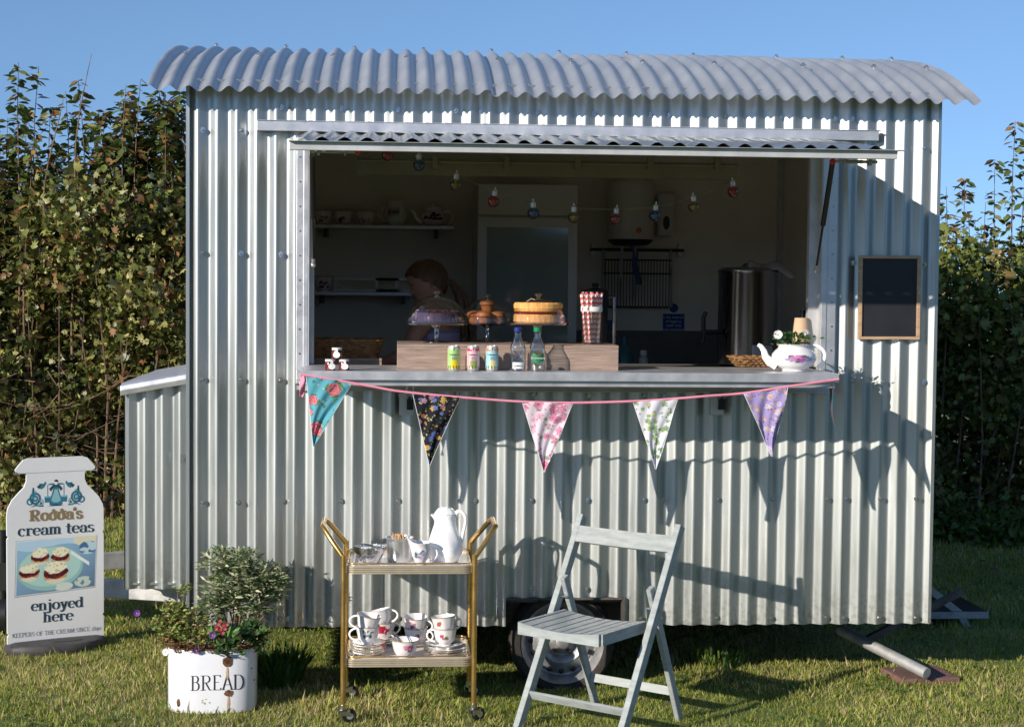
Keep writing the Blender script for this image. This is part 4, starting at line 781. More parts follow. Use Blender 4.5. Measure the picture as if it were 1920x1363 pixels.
# cans
def can(px, cols, fruit, label):
    p = on(px, -.42); t = thing('drink_can', label, 'can', p, 0, 'slim drink cans in front of the oak box'); r, h = .0262, at(px,648,-.42).z-ZT
    pr = [(.001,.004),(r*.78,.0),(r*.9,.003),(r,.012)]+[(r,.012+(h-.026)*i/24) for i in range(1,25)]+[(r*.9,h-.006),(r*.82,h),(r*.78,h-.004),(.001,h-.004)]
    def cf(a, z, i):
        if z < .006 or z > h-.008: return (.5,.5,.52)
        d = math.atan2(math.sin(a-F_), math.cos(a-F_))*r; f = z/h; c = cols[0] if f > .12 else cols[1]
        if f < .42 and (math.hypot(d-.003, z-.028)) < .0175+.003*math.sin(a*9): c = fruit[0]
        if f < .2 and math.sin(a*13+z*300) > .3: c = fruit[1]
        if .80 < f < .88 and abs(d) > .006 and cols[2]: c = cols[2]
        if abs(d) > r*1.35: c = cols[1]
        return c
    obj('can', MB().lathe(pr, 64, cf=cf), 'can', t)
    for s, z, sz in (('F',.80,.018),('Folkington’s',.62,.0088),('garden',.52,.0066),('pressé',.45,.0066)):
        text(s, sz, 'darkink', t, (0,-r-.0006,h*z), name='lettering')
    return t
can(851, [srgb(176,214,140), srgb(222,215,90), None], [srgb(240,205,40), srgb(60,80,20)], 'pale green lemon drink can, leftmost of the three')
can(887, [srgb(240,190,198), srgb(236,190,190), srgb(205,60,90)], [srgb(150,160,90), srgb(40,110,50)], 'pink drink can between the green one and the blue one')
can(922.5, [srgb(170,216,226), srgb(185,222,222), srgb(206,140,110)], [srgb(220,210,160), srgb(30,90,60)], 'pale blue drink can, rightmost of the three')
# bottles
M['water'] = glassmat('water_filled_glass', (.90,.93,.93), 3.0)
def bottle(px, cap, kind, label):
    p = on(px, -.425); t = thing('water_bottle', label, 'bottle', p, 0, 'clear water bottles in front of the oak box'); h = at(px,614,-.425).z-ZT; r = .0325
    pr = [(.001,.002),(r*.9,.0),(r,.006),(r,h*.50),(r*.96,h*.56),(r*.62,h*.70),(r*.44,h*.78),(r*.42,h*.86),(r*.5,h*.865),(r*.5,h*.885),(r*.4,h*.89),(r*.4,h*.92)]
    obj('glass', MB().lathe(pr, 40), 'water', t); m = MB(); m.lathe([(r*.46,h*.90),(r*.5,h*.905),(r*.5,h*.995),(r*.46,h),(.0005,h)], 32); obj('cap', m, cap, t)
    m = MB(); q = r+.0006
    z0, z1 = (.035,.095) if kind else (.045,.095); z0, z1 = z0*.9, z1*.9
    if kind: 
        m.grid(lambda u,v: (q*math.sin(-.75+1.5*u), -q*math.cos(-.75+1.5*u), .010+.026*v), 12, 1); obj('label', m, 'white', t)
        m = MB(); q2 = q+.0004
        for (u0,z0_,u1,z1_) in ((-.6,.084,.1,.060),(.55,.084,.0,.062),(-.6,.042,.05,.060),(.6,.042,.1,.058)):
            m.tube([(q2*math.sin(u0+(u1-u0)*k/6), -q2*math.cos(u0+(u1-u0)*k/6), z0_+(z1_-z0_)*k/6) for k in range(7)], .0042, 6, flat=.2)
        obj('emblem', m, 'bluesign', t); text('Strathmore', .010, 'navy', t, (0,-q2-.0008,.019))
    else:
        m.grid(lambda u,v: (q*math.sin(-.85+1.7*u), -q*math.cos(-.85+1.7*u), .034+.006*math.sin(u*9)+.034*v), 16, 1); obj('label', m, mat('bottle_green',(.02,.20,.08),.4), t); text('Strathmore', .0125, 'white', t, (0,-q-.002,.05))
M['bluecap'] = mat('blue_cap', (.02,.03,.22), .3); M['greencap'] = mat('green_cap', (.01,.22,.09), .3)
bottle(970.5, 'bluecap', True, 'clear water bottle with a dark blue cap and a white label'); bottle(1007, 'greencap', False, 'clear water bottle with a green cap and green label')
# cake stands
def stand(px, pyb, pyp, py_top, Y, R_, label, ribs, z0=None):
    p = on(px, Y, (z0 if z0 is not None else CT)+.0005); t = thing('cake_stand', label, 'cake stand', p, 0, 'glass domed cake stands on the oak box'); zp = at(px,pyp,Y).z-p.z; zt = at(px,py_top,Y).z-p.z
    m = MB(); m.lathe([(.001,.006),(R_*.42,.0),(R_*.42,.003),(R_*.12,.010),(.010,.02),(.012,zp*.5),(.010,zp*.75),(.03,zp-.006),(R_*.97,zp-.004),(R_,zp+.003),(R_*.96,zp+.002),(.001,zp)], 72, wob=(lambda a,z: 1+.012*math.cos(a*36) if z > zp-.005 else 1)); obj('plate', m, M.setdefault('pressed', glassmat('pressed_glass', (.93,.95,.95), 4, .06)), t)
    zk = zt-.022; n = 14; pr = []
    for i in range(n+1):
        e = PI/2*i/n; pr.append((R_*.90*math.cos(e)**.85, zp+.004+(zk-zp-.004)*math.sin(e)**1.05))
    pr[-1] = (.008, zk); m = MB(); m.lathe(pr, 144 if ribs else 64, wob=(lambda a,z: 1+(.012*math.cos(a*48) if (z < zp+.03 or z > zk-.02) else .002*math.cos(a*48))) if ribs else None)
    dm = obj('dome', m, 'glass', t)
    m = MB(); m.tube([((R_*.90)*math.cos(2*PI*i/48), (R_*.90)*math.sin(2*PI*i/48), zp+.007) for i in range(49)], .0028, 8, cap=False); obj('rim', m, 'pressed', dm)
    m = MB(); m.lathe([(.007,zk-.002),(.007,zk+.004),(.014,zk+.010),(.016,zk+.017),(.010,zk+.022),(.0005,zk+.023)], 24); obj('knob', m, 'pressed', dm); return p, zp, zk, t
pA = stand(818, 642, 607, 545, -.15, .139, 'left glass cake stand with a ribbed dome over a dark berry cake', True)
p, zp, zk, _ = pA; t = thing('berry_cake', 'dark berry cake under the left glass dome', 'cake', (p.x,p.y,p.z+zp+.0015)); m = MB(); m.lathe([(.095,0),(.105,.01),(.106,.035),(.100,.046),(.06,.052),(.0005,.053)], 64, wob=lambda a,z: 1+.015*math.sin(a*17)+.01*math.sin(a*31+z*200)); obj('cake', m, 'berry', t)
m = MB(); rr = random.Random(5)
for k in range(70): a = rr.uniform(0,2*PI); q = .1*rr.random()**.5; m.ball((q*math.cos(a), q*math.sin(a), .052), .006, 6, 4)
obj('berries', m, 'berry', t, kind='stuff')
pB = stand(1008, 642, 607, 549, -.18, .139, 'right glass cake stand whose dome covers the jam sponge', False)
p, zp, zk, tB = pB; t = thing('sponge_cake', 'golden two layer sponge cake with jam under the right dome', 'cake', (p.x,p.y,p.z+zp+.0015)); fl = lambda a,z: 1+.010*abs(math.sin(a*30))
for z0_, nm in ((0,'sponge_layer'),(.047,'sponge_layer')):
    m = MB(); m.lathe([(.0005,z0_),(.098,z0_),(.103,z0_+.006),(.103,z0_+.034),(.097,z0_+.041),(.0005,z0_+.043)], 120, wob=fl); obj(nm, m, 'sponge', t)
m = MB(); m.lathe([(.096,.037),(.104,.041),(.105,.045),(.102,.050),(.096,.052)], 90, wob=lambda a,z: 1+.012*math.sin(a*11)+.008*math.sin(a*23)); obj('jam_filling', m, 'jam', t)
# slate name tag on the right dome
tg = MB(); tg.lathe([(.0005,.0015),(.026,.0015),(.026,0),(.0005,0)], 24); t = thing('slate_tag', 'dark oval slate tag on the right cake dome reading Victoria Sponge', 'tag', (p.x-.058, p.y-.058, p.z+zk-.030)); t.rotation_euler = (R(58), 0, R(-38)); o = obj('slate', tg, 'black', t); o.scale = (1.15,.62,1)
tt = text('Victoria\nSponge', .0125, 'white', t, (0,.001,.0022), rot=(0,0,0)); 
m = MB(); m.tube([(.0,.015,.002),(.02,.03,.004),(.045,.02,.01)], .0015, 5); obj('string', m, 'kraft', t)
pC = stand(913, 642, 607, 552, .50, .135, 'glass cake stand standing behind, holding muffins', False, z0=ZC+.09); p, zp, zk, tC = pC
m = MB(); m.lathe([(.001,0),(.06,0),(.06,.001)], 8)
for i, (dx, dy, dz) in enumerate(((-.06,-.03,0),(.045,-.04,0),(-.01,.05,0),(.0,-.01,.052),(-.02,-.08,0.0))):
    t = thing('muffin', ('orange brown muffin at the left under the rear dome','orange brown muffin at the right under the rear dome','muffin at the back of the rear cake stand','muffin stacked on top of the others under the rear dome','muffin at the front of the rear cake stand')[i], 'muffin', (p.x+dx,p.y+dy,p.z+zp+.001+dz), 0, 'muffins under the rear dome')
    m = MB(); m.lathe([(.0005,0),(.024,0),(.032,.03)], 24, wob=lambda a,z: 1+.03*math.sin(a*12)); obj('case', m, 'muffin', t); m = MB(); m.lathe([(.032,.03),(.038,.036),(.034,.05),(.02,.058),(.0005,.06)], 24, wob=lambda a,z: 1+.03*math.sin(a*5+i)); obj('top', m, 'muffin', t)
t = thing('box_riser', 'clear acrylic riser under the rear cake stand', 'stand', (p.x,p.y,ZT)); 
for s in (-1,1): m = MB(); m.span((s*.12-.004,-.08,-.0695),(s*.12+.004,.08,.082)); obj('side', m, 'glass', t, False)
m = MB(); m.span((-.13,-.085,.088-.006),(.13,.085,.0885)); obj('top', m, 'glass', t, False)
# straws in a glass
p = on(1108, -.20, CT+.0005); t = thing('straw_glass', 'tall glass tumbler full of striped straws on the oak box', 'glass', p); r = .041; h = at(1108,580,-.20).z-CT
m = MB(); m.lathe([(.001,.004),(r*.95,0),(r,.006),(r*1.08,h*.95),(r*1.05,h*.95),(r*.96,.01),(.001,.008)], 40); obj('tumbler', m, 'glass', t)
def straw(a0, q0, a1, q1, L, nm):
    b0 = Vector((q0*math.cos(a0), q0*math.sin(a0), .008)); b1 = Vector((q1*math.cos(a1), q1*math.sin(a1), 1)); d = (Vector((b1.x,b1.y,L))-b0).normalized()
    m = MB(); n = 40; m.tube([b0+d*(L*i/n) for i in range(n+1)], .0046, 12)
    cs = []
    for j, v in enumerate(m.v):
        i, k = divmod(j, 12)
        if i > n: i = n
        ph = (i/n*L/.022+k/12) % 1; cs.append((.62,.03,.04) if ph < .5 else (.82,.76,.74))
    m.c = cs; return m
rr = random.Random(9); Ls = at(1108,551,-.20).z-CT
gs = thing('paper_straw_bundle', 'bundle of red and white striped paper straws tied by a white band', 'straws', p)
for k in range(26):
    a = rr.uniform(0, 2*PI); q = .034*math.sqrt(rr.random()); 
    obj('straw', straw(a, q, a+rr.uniform(-.4,.4), .012+q*1.25, Ls*rr.uniform(.93,1.0), 's'), 'print', gs)
m = MB(); m.lathe([(r*1.10,h*.93),(r*1.12,h*.94),(r*1.12,h*1.06),(r*1.10,h*1.07)], 40); obj('band', m, 'white', gs)
# teapot planter
p = on(1488, -.33, ZT); s_ = .108
rosecols = [(.42,.08,.25),(.50,.20,.38),(.30,.20,.50),(.55,.25,.40)]
spots = [(F_-.05+dx, .056+dz, rr_, c_) for dx, dz, rr_, c_ in ((-.55,.0,.004,(.2,.2,.45)),(-.42,.008,.005,(.08,.12,.08)),(-.3,.010,.005,(.10,.14,.09)),(-.42,-.004,.006,(.35,.25,.5)),(-.2,-.006,.006,(.45,.30,.55)),(.25,.010,.006,(.06,.12,.07)),(.42,.007,.005,(.10,.14,.09)),(.38,-.006,.007,(.30,.30,.62)),(.58,-.004,.005,(.28,.30,.60)),(.62,.004,.003,(.1,.15,.1)),(.2,-.010,.006,(.35,.2,.5)),(.0,-.013,.004,(.08,.12,.08)),(-.32,-.012,.003,(.1,.15,.1)),(.05,.012,.005,(.40,.2,.4)),(-.12,.004,.008,(.50,.16,.36)),(.12,.0,.009,(.42,.10,.32)),(.0,.004,.006,(.55,.22,.42)),(.02,-.003,.004,(.30,.05,.2)))]
teapot('teapot_planter', 'white china teapot painted with pink and purple flowers, planted with a white pansy', p, s_, spots, 0, lid=False, soil=True)
def foliage(name, label, cat, loc, n, spread, hgt, size, cols, tmpl, stemcol=True, seed=1, flat=.6, group=None, parent=None):
    rg = np.random.default_rng(seed); root = parent or thing(name, label, cat, loc, 0, group)
    P = np.stack([rg.normal(0, spread[0]/2, n), rg.normal(0, spread[1]/2, n), hgt*rg.random(n)**.7], 1); d = np.stack([P[:,0]*2+rg.normal(0,.5*spread[0],n), P[:,1]*2+rg.normal(0,.5*spread[1],n), flat*spread[0]+rg.random(n)*.5*spread[0]],1)
    C = np.array(cols)[rg.integers(0,len(cols),n)]*rg.uniform(.7,1.25,(n,1)); o = scatter('foliage', tmpl[0], tmpl[1], P, rotmats(d, rg.normal(0,.6,n)), rg.uniform(.7,1.2,n)*size, C, 'green', root); o['kind'] = 'stuff'
    m = MB()
    for i in range(0, n, max(1, n//14)): q = P[i]; m.tube([(q[0]*.2,q[1]*.2,-.005),(q[0]*.6,q[1]*.6,q[2]*.6),tuple(q)], .0016 if size < .04 else .003, 5)
    obj('stems', m, mat('stem', (.10,.16,.05), .6), root); return root
def flower(name, label, cat, loc, r, col, n, nrm=(0,-1,.4), group=None, parent=None, eye=(.6,.5,.05), stem=None):
    t = parent or thing(name, label, cat, loc, 0, group); d = Vector(nrm).normalized(); q = d.to_track_quat('Z','Y').to_matrix().to_4x4(); off = Matrix.Translation(loc) if parent else Matrix()
    for k in range(n):
        a = 2*PI*k/n; m = MB()
        m.grid(lambda u,v: ((.15+.95*v)*r*math.cos(a+(u-.5)*2*PI/n*1.15*(1-.25*v*v)), (.15+.95*v)*r*math.sin(a+(u-.5)*2*PI/n*1.15*(1-.25*v*v)), .25*r*v+.08*r*math.sin(u*9)*v), 5, 4, M4=off@q); obj('petal', m, col, t)
    m = MB(); m.ball((0,0,.1*r), r*.2, M4=off@q); obj('eye', m, 'yellowdot', t)
    if stem: m = MB(); m.tube([(0,0,0), Vector(stem)*.5+Vector((.004,0,.006)), Vector(stem)], .0013, 5); obj('stem', m, M['green_stem'], t)
    return t
M['yellowdot'] = mat('flower_eye', (.6,.42,.04), .6); M['whitepetal'] = mat('white_petal', (.75,.75,.78), .5, trans=.2); M['purplepetal'] = mat('purple_petal', (.09,.015,.20), .5, trans=.2); M['redpetal'] = mat('dusky_red_petal', (.30,.02,.05), .5, trans=.2); M['green_stem'] = mat('green_stem', (.10,.18,.05), .6)
foliage('pansy_plant', 'green pansy plant growing out of the teapot', 'plant', (p.x,p.y,p.z+s_*1.0), 110, (.060,.05), .048, .022, [(.03,.10,.02),(.05,.15,.03),(.08,.2,.05)], LEAF_T, seed=3)
flower('pansy_flower', 'white pansy flower above the teapot', 'flower', at(1459,628,-.36), .017, 'whitepetal', 5, (-.3,-1,.3), stem=(.03,.02,-.05))
# paper cups, stacked upside down, and pens
p = on(1503, .0, ZT); t = thing('paper_cup_stack', 'upside down stack of brown paper cups beside the right jamb', 'paper cups', (at(1501,690,.02).x, .02, ZT)); hh = at(1500,596,.02).z-ZT
for k in range(11):
    z = k*(hh-.11)/11; m = MB(); m.lathe([(.040,z),(.0415,z+.003),(.0405,z+.006),(.0395,z+.011)], 32); obj('cup_rim', m, 'offwhite' if k % 2 else 'black', t)
z = hh-.105; m = MB(); m.lathe([(.040,z),(.041,z+.003),(.040,z+.006),(.030,hh-.002),(.029,hh),(.0005,hh)], 40); obj('paper_cup', m, 'kraft', t)
bd = Matrix.Translation((.008,-.0375,z+.035))@Matrix.Rotation(PI/2+.10,4,'X'); m = MB(); m.lathe([(.0005,.001),(.019,.0)], 24, M4=bd); obj('badge', m, 'white', t); m = MB(); m.lathe([(.0145,.0018),(.0165,.0018)], 24, M4=bd); m.lathe([(.006,.0018),(.009,.0018)], 24, M4=bd); obj('badge_ring', m, 'darkink', t)
for k, (px, y1) in enumerate(((1504,582),(1513,576))):
    a = at(px, 640, .09); b_ = at(px+(2 if k else 0), y1, .09); t = thing('whisk_handle', ('black handle of the shorter utensil','black handle of the taller utensil')[k]+' standing behind the paper cups', 'utensil', (a.x,.09,ZT)); m = MB(); m.tube([(0,0,0),(0,0,b_.z-ZT-.06)], .004, 6); obj('shaft', m, 'steel', t); m = MB(); m.tube([(0,0,b_.z-ZT-.07),(0,0,b_.z-ZT)], [.009,.011], 10); obj('grip', m, 'black', t)

# ------------------------------------------------------------------ string lights
LP = [(727,291,'red'),(786,310,'blue'),(854,347,'yellow'),(925,378,'red'),(1000,400,'blue'),(1076,408,'yellow'),(1153,411,'red'),(1228,405,'blue'),(1301,388,'yellow'),(1375,360,'red')]
SP = [(660,272),(727,276),(790,297),(858,331),(928,361),(1002,382),(1075,392),(1153,395),(1226,390),(1300,373),(1370,343),(1430,312),(1472,292)]
def smooth(P, k=6):
    P = [Vector(p) for p in P]; Q = []
    for i in range(len(P)-1):
        p0, p1, p2, p3 = P[max(i-1,0)], P[i], P[i+1], P[min(i+2,len(P)-1)]
        for j in range(k):
            t_ = j/k; Q.append(.5*((2*p1)+(-p0+p2)*t_+(2*p0-5*p1+4*p2-p3)*t_*t_+(-p0+3*p1-3*p2+p3)*t_**3))
    return Q+[P[-1]]
YS = -.04
m = MB(); m.tube(smooth([at(x, y-2, YS) for x, y in SP]), .0014, 5); t = obj('light_string', m, mat('pale_flex',(.22,.18,.08),.6)); tag(t, 'thin flex of the festoon lights looping across the open hatch', 'light string')
cn = {'red':'red','blue':'blue','yellow':'amber'}
for i, (px, py, c) in enumerate(LP):
    p = at(px, py, YS); t = thing('festoon_bulb', '%s festoon bulb, %s' % (cn[c], ['highest at the left end of the string','just right of the leftmost bulb','above the gap between woman and fridge','in front of the fridge header panel','over the middle of the fridge','at the right edge of the fridge','in front of the water heater','beside the soap dispenser','second from the right end of the string','nearest the right jamb'][i]), 'light bulb', p, 0, 'coloured festoon bulbs'); t.rotation_euler = (.05, random.uniform(-.15,.15), 0)
    m = MB(); m.ball((0,0,0), .0262, 24, 16); obj('bulb', m, c+'glass', t)
    m = MB(); m.lathe([(.0105,.022),(.0125,.026),(.0115,.030),(.0125,.034),(.0115,.038),(.0125,.042),(.0105,.047),(.004,.052),(.003,.062)], 16); obj('cap', m, 'alu', t)
    m = MB(); m.lathe([(.0005,-.012),(.009,-.008),(.011,.0),(.009,.008),(.0005,.012)], 12); m.tube([(0,0,.01),(0,0,.025)], .002); obj('filament', m, 'alu', t)

# ------------------------------------------------------------------ bunting
YB = -.525
SB = [(565,702),(620,711),(700,725),(745,733),(820,741),(880,746),(980,753),(1075,755),(1190,752),(1270,747),(1330,742),(1395,737),(1475,725),(1573,711)]
bp_ = [at(x,y,YB if 560 < x < 1570 else -.51) for x,y in SB]
m = MB(); m.tube(smooth(bp_), .0042, 6, flat=1.2); t = obj('bunting_tape', m, 'pink'); tag(t, 'thin pink tape of the bunting slung under the counter edge', 'tape')
def painter(base, layers, seed):
    """print of random flowers on unit cloth coordinates"""
    rg = np.random.default_rng(seed); L = []
    for (n, r0, r1, cols, pet) in layers:
        for _ in range(n): L.append((rg.random(), rg.random(), rg.uniform(r0,r1), cols[rg.integers(len(cols))], pet, rg.uniform(0,6.28)))
    def cf(x, y):
        c = base
        for (a, b2, r, col, pet, ph) in L:
            dx, dy = x-a, y-b2; d = math.hypot(dx, dy)
            if d < r*1.3:
                th = math.atan2(dy, dx); rr_ = r*(1+.15*math.sin(pet*th+ph)+.10*math.sin(2*pet*th+d/r*5)) if pet else r
                if d < rr_: k = .5+.5*math.sin(d/r*9+2.5*math.sin(pet*th+ph)) if pet else 0; c = tuple(q*(1-.45*k)+b3*.45*k for q,b3 in zip(col, base))
                if pet and d < r*.22: c = tuple(q*.6 for q in col)
        return c
    return cf
def flag(A, B, T, cf, label, seed, yo=0):
    a, b_, tt = at(*A, YB+yo), at(*B, YB+yo), at(*T, YB+yo); c = (a+b_)/2; rg = random.Random(seed)
    m = MB(); ph = rg.uniform(0,6)
    def fn(u, v):
        q = a.lerp(b_, u).lerp(tt, v*.985); return (q.x, q.y-.003+.014*math.sin(v*5+ph)*v+.008*math.sin(u*7+ph+v*4)*(.35+v)+.003*math.sin(u*17+v*13+ph), q.z)
    W_ = abs(b_.x-a.x); Hh = (c-tt).length; colf = lambda u,v: cf(.5+(u-.5)*(1-v)*W_/Hh*1.0, 1-v)
    m.grid(fn, 64, 110, cf=colf); o = obj('bunting_flag', m, 'cloth', solid=.0008); tag(o, label, 'bunting flag', 'fabric pennants along the counter')
    m = MB(); m.tube([fn(0,v/12) for v in range(13)], .0014, 4); m.tube([fn(1,v/12) for v in range(13)], .0010, 4); e = obj('hem', m, 'white', o)
def rose(L, x, y, r, c1=(.60,.06,.13), c2=(.75,.28,.35)):
    return L
def tealcf():
    b0 = painter(srgb(105,185,202), [(60,.010,.024,[srgb(60,120,80),srgb(100,160,110),srgb(60,150,160)],3),(40,.010,.02,[srgb(240,235,220),srgb(190,220,215)],5)], 2)
    ros = [(.60,.86,.095),(.63,.84,.06),(.34,.66,.07),(.33,.48,.05),(.47,.27,.085),(.50,.22,.06)]
    def cf(x, y):
        c = b0(x, y)
        for (a, b2, r) in ros:
            d = math.hypot(x-a, y-b2); th = math.atan2(y-b2, x-a); q = r*(1+.12*math.sin(6*th))
            if r < d < r*1.35 and math.sin(th*3+a*9) > .2: c = srgb(90,140,80)
            if d < q: k = .5+.5*math.sin(d/r*11+2.2*math.sin(3*th)); c = tuple(srgb(214,60,90)[i]*(1-k)+srgb(244,170,180)[i]*k for i in range(3))
        return c
    return cf
flag((574,704),(661,717),(588,838), tealcf(), 'turquoise bunting flag with pink roses, leftmost', 1)
flag((774,738),(863,745),(805,873), painter(srgb(25,25,40), [(260,.008,.014,[srgb(230,215,170),srgb(70,110,60),srgb(210,180,80)],3),(45,.022,.038,[srgb(90,110,180),srgb(210,160,190)],5),(40,.02,.036,[srgb(235,130,80),srgb(120,140,200),srgb(240,190,90)],5)], 3), 'black bunting flag densely covered in small multicoloured flowers', 2)
flag((979,753),(1075,755),(1020,887), painter(srgb(238,225,236), [(70,.012,.03,[srgb(235,170,195),srgb(150,155,120),srgb(225,140,175)],4),(46,.035,.075,[srgb(228,120,165),srgb(240,175,205),srgb(205,90,140)],6),(60,.008,.018,[srgb(190,70,120),srgb(120,130,90)],3)], 4), 'white bunting flag with pink blossoms in the middle', 3)
flag((1187,753),(1271,748),(1229,881), painter(srgb(232,232,240), [(90,.018,.04,[srgb(120,165,60),srgb(150,190,80),srgb(90,140,50)],5),(150,.008,.018,[srgb(130,170,80),srgb(90,130,60)],3),(20,.02,.035,[srgb(225,220,150)],5)], 5), 'white bunting flag with green leaf sprays', 4)
flag((1394,738),(1477,726),(1449,858), painter(srgb(178,162,214), [(90,.03,.05,[srgb(225,215,235),srgb(195,180,225),srgb(170,150,205)],8),(50,.014,.026,[srgb(235,165,80),srgb(240,210,110)],5),(120,.006,.012,[srgb(110,90,150)],0)], 6), 'lilac bunting flag with white daisies and orange centres', 5)
a, b_, c = at(1545,724,-.44), at(1573,716,-.44), at(1568,832,-.44)
m = MB(); m.grid(lambda u,v: (a.x+.01+(.035*(1-v))*u+.03*v+.008*math.sin(v*8), -.40+.22*u*(1-v)+.015*math.sin(v*6), a.z+.01-(a.z-c.z)*v), 20, 40, cf=lambda u,v: tealcf_(u,v)) if False else m.grid(lambda u,v: (a.x+.018+(.05*(1-v))*u+.024*v+.006*math.sin(v*8), -.49+.24*u*(1-v)+.015*math.sin(v*6), a.z+.01-(a.z-c.z)*v), 20, 40, cf=lambda u,v: srgb(20,130,140) if math.sin(u*9+v*14) < .6 else srgb(190,80,110))
o = obj('bunting_flag', m, 'cloth', solid=.0008); tag(o, 'teal bunting flag hanging edge on round the right end of the counter', 'bunting flag', 'fabric pennants along the counter')
m = MB(); q = at(563,702,-.51); m.grid(lambda u,v: (q.x+.001+.014*u*(1+.5*math.sin(v*3))-.004*v, -.512+.008*math.sin(v*7+u*3), q.z-.09*v), 4, 16); o = obj('ribbon_end', m, 'pink', solid=.001); tag(o, 'loose end of pink ribbon at the left end of the counter', 'ribbon')
# chalkboard
a, b_ = at(1612,479,-.02), at(1722,637,-.02); t = thing('chalkboard', 'blank black chalkboard in an oak frame on the right of the hut', 'chalkboard', ((a.x+b_.x)/2, -.0135, (a.z+b_.z)/2)); t.rotation_euler = (0, R(-.3), 0); W, Hh = (b_.x-a.x)/2+.003, (a.z-b_.z)/2
m = MB(); m.span((-W+.008,-.008,-Hh+.008),(W-.008,0,Hh-.008)); obj('board', m, 'slate', t, False)
for s0, s1 in (((-W,-.017,Hh-.013),(W,0,Hh)),((-W,-.017,-Hh),(W,0,-Hh+.013)),((-W,-.017,-Hh+.0135),(-W+.016,0,Hh-.0135)),((W-.016,-.017,-Hh+.0135),(W,0,Hh-.0135))): m = MB(); m.span(s0, s1); obj('frame_bar', m, 'oak', t, False, bevel=.002)

# ------------------------------------------------------------------ tea trolley
fl_, fr_ = gr(643,1357), gr(888,1357); TY0 = (fl_.y+fr_.y)/2; TW = fr_.x-fl_.x; TD = .385
tr = thing('tea_trolley', 'gold tubed two tier tea trolley with white trays and castors', 'trolley', ((fl_.x+fr_.x)/2, TY0, 0)); TX = (fl_.x+fr_.x)/2
zt1 = at(765,1062,TY0).z; zt2 = at(765,1236,TY0).z; r = .0108
hzL = at(603,988,TY0+.08).z
for s in (-1, 1):
    for k, y in ((0,0.0),(1,TD)):
        x = s*TW/2; zh = zt1+.02; in_ = .045 if k else .0
        P = [(x,y,.055),(x,y,.25),(x,y,zh-.01),(x+s*.004,y+ (.004 if not k else -.004),zh+.02),(x+s*.045,y+(.03 if not k else -.03),zh+.075),(x+s*.075,y+(.06 if not k else -.07),hzL-.012),(x+s*.088,y+(.085 if not k else -.10),hzL+.002)]
        m = MB(); m.tube(smooth(P, 5), r, 12); lg = obj('leg', m, 'gold', tr)
    m = MB(); m.tube([(s*(TW/2+.088),.080,hzL+.002),(s*(TW/2+.088),TD-.095,hzL+.002)], r, 12); obj('handle_bar', m, 'gold', tr)
def rrect(L, D, rad, n=6):
    P = []
    for (cx, cy, a0) in ((L-rad,D-rad,0),(-L+rad,D-rad,90),(-L+rad,-D+rad,180),(L-rad,-D+rad,270)):
        for i in range(n+1): a = R(a0+90*i/n); P.append((cx+rad*math.cos(a), cy+rad*math.sin(a)))
    return P
for z in (zt1, zt2):
    tray = bpy.data.objects.new('tray', None); COL.objects.link(tray); tray.parent = tr; tray.location = (0, TD/2, z)
    L, D = TW/2-.013, TD/2+.004; o = rrect(L-.006, D-.006, .03); m = MB(); n = len(o); m.add([(x,y,-.004) for x,y in o]+[(x,y,-.012) for x,y in o], [tuple(range(n)), tuple(range(2*n-1,n-1,-1))]); obj('surface', m, 'traywhite', tray, False)
    o = rrect(L, D, .035, 8); prof = []
    for k in range(4): z0_ = -.030+.0085*k; prof += [(-.002,z0_),(.0025,z0_+.0015),(.0025,z0_+.0062),(-.002,z0_+.0080)]
    prof += [(-.003,.006),(-.006,.003),(-.006,-.010)]; v = []; f = []; n = len(o)
    for (q, zz) in prof:
        for (x,y) in o: h = math.hypot(x,y); v.append((x*(1+q/L), y*(1+q/D), zz))
    for i in range(len(prof)-1):
        for k in range(n): f.append((i*n+k, i*n+(k+1)%n, (i+1)*n+(k+1)%n, (i+1)*n+k))
    m = MB(); m.add(v, f); obj('ribbed_rim', m, 'palegold', tray)
    m = MB(); o = rrect(L-.004, D-.004, .03); o = [p for p in o if True]; m.tube([(x,y,.012) for x,y in o if y > -.02 or abs(x) > L-.03]+[], .0035, 8); obj('gallery_rail', m, 'gold', tray)
for s in (-1, 1):
    for k, y in ((0,0),(1,TD)):
        cs = bpy.data.objects.new('castor', None); COL.objects.link(cs); cs.parent = tr; cs.location = (s*TW/2+.0, y, .006); cs.scale = (1.2,1.2,1.1); cs.rotation_euler = (0,0,.5+s*.2)
        m = MB(); m.tube([(0,0,.045),(0,0,.07)], .012, 10); m.span((-.012,-.014,.03),(.022,-.010,.052)); m.span((-.012,.010,.03),(.022,.014,.052)); m.span((-.012,-.014,.046),(.012,.014,.052)); obj('fork', m, M['bolt'], cs, False)
        m = MB(); m.lathe([(.0005,-.009),(.012,-.009),(.024,-.008),(.026,0),(.024,.008),(.012,.009),(.0005,.009)], 24, M4=Matrix.Translation((.022,0,.027))@Matrix.Rotation(PI/2,4,'X')); obj('wheel', m, 'black', cs); m = MB(); m.lathe([(.0005,-.010),(.012,-.0095),(.012,.0095),(.0005,.010)], 16, M4=Matrix.Translation((.022,0,.027))@Matrix.Rotation(PI/2,4,'X')); obj('hub', m, 'alu', cs)
def ont(px, dy, z): q = at(px, 1100, TY0+dy); return Vector((q.x, TY0+dy, z))
Z1, Z2 = zt1-.0035, zt2-.0035
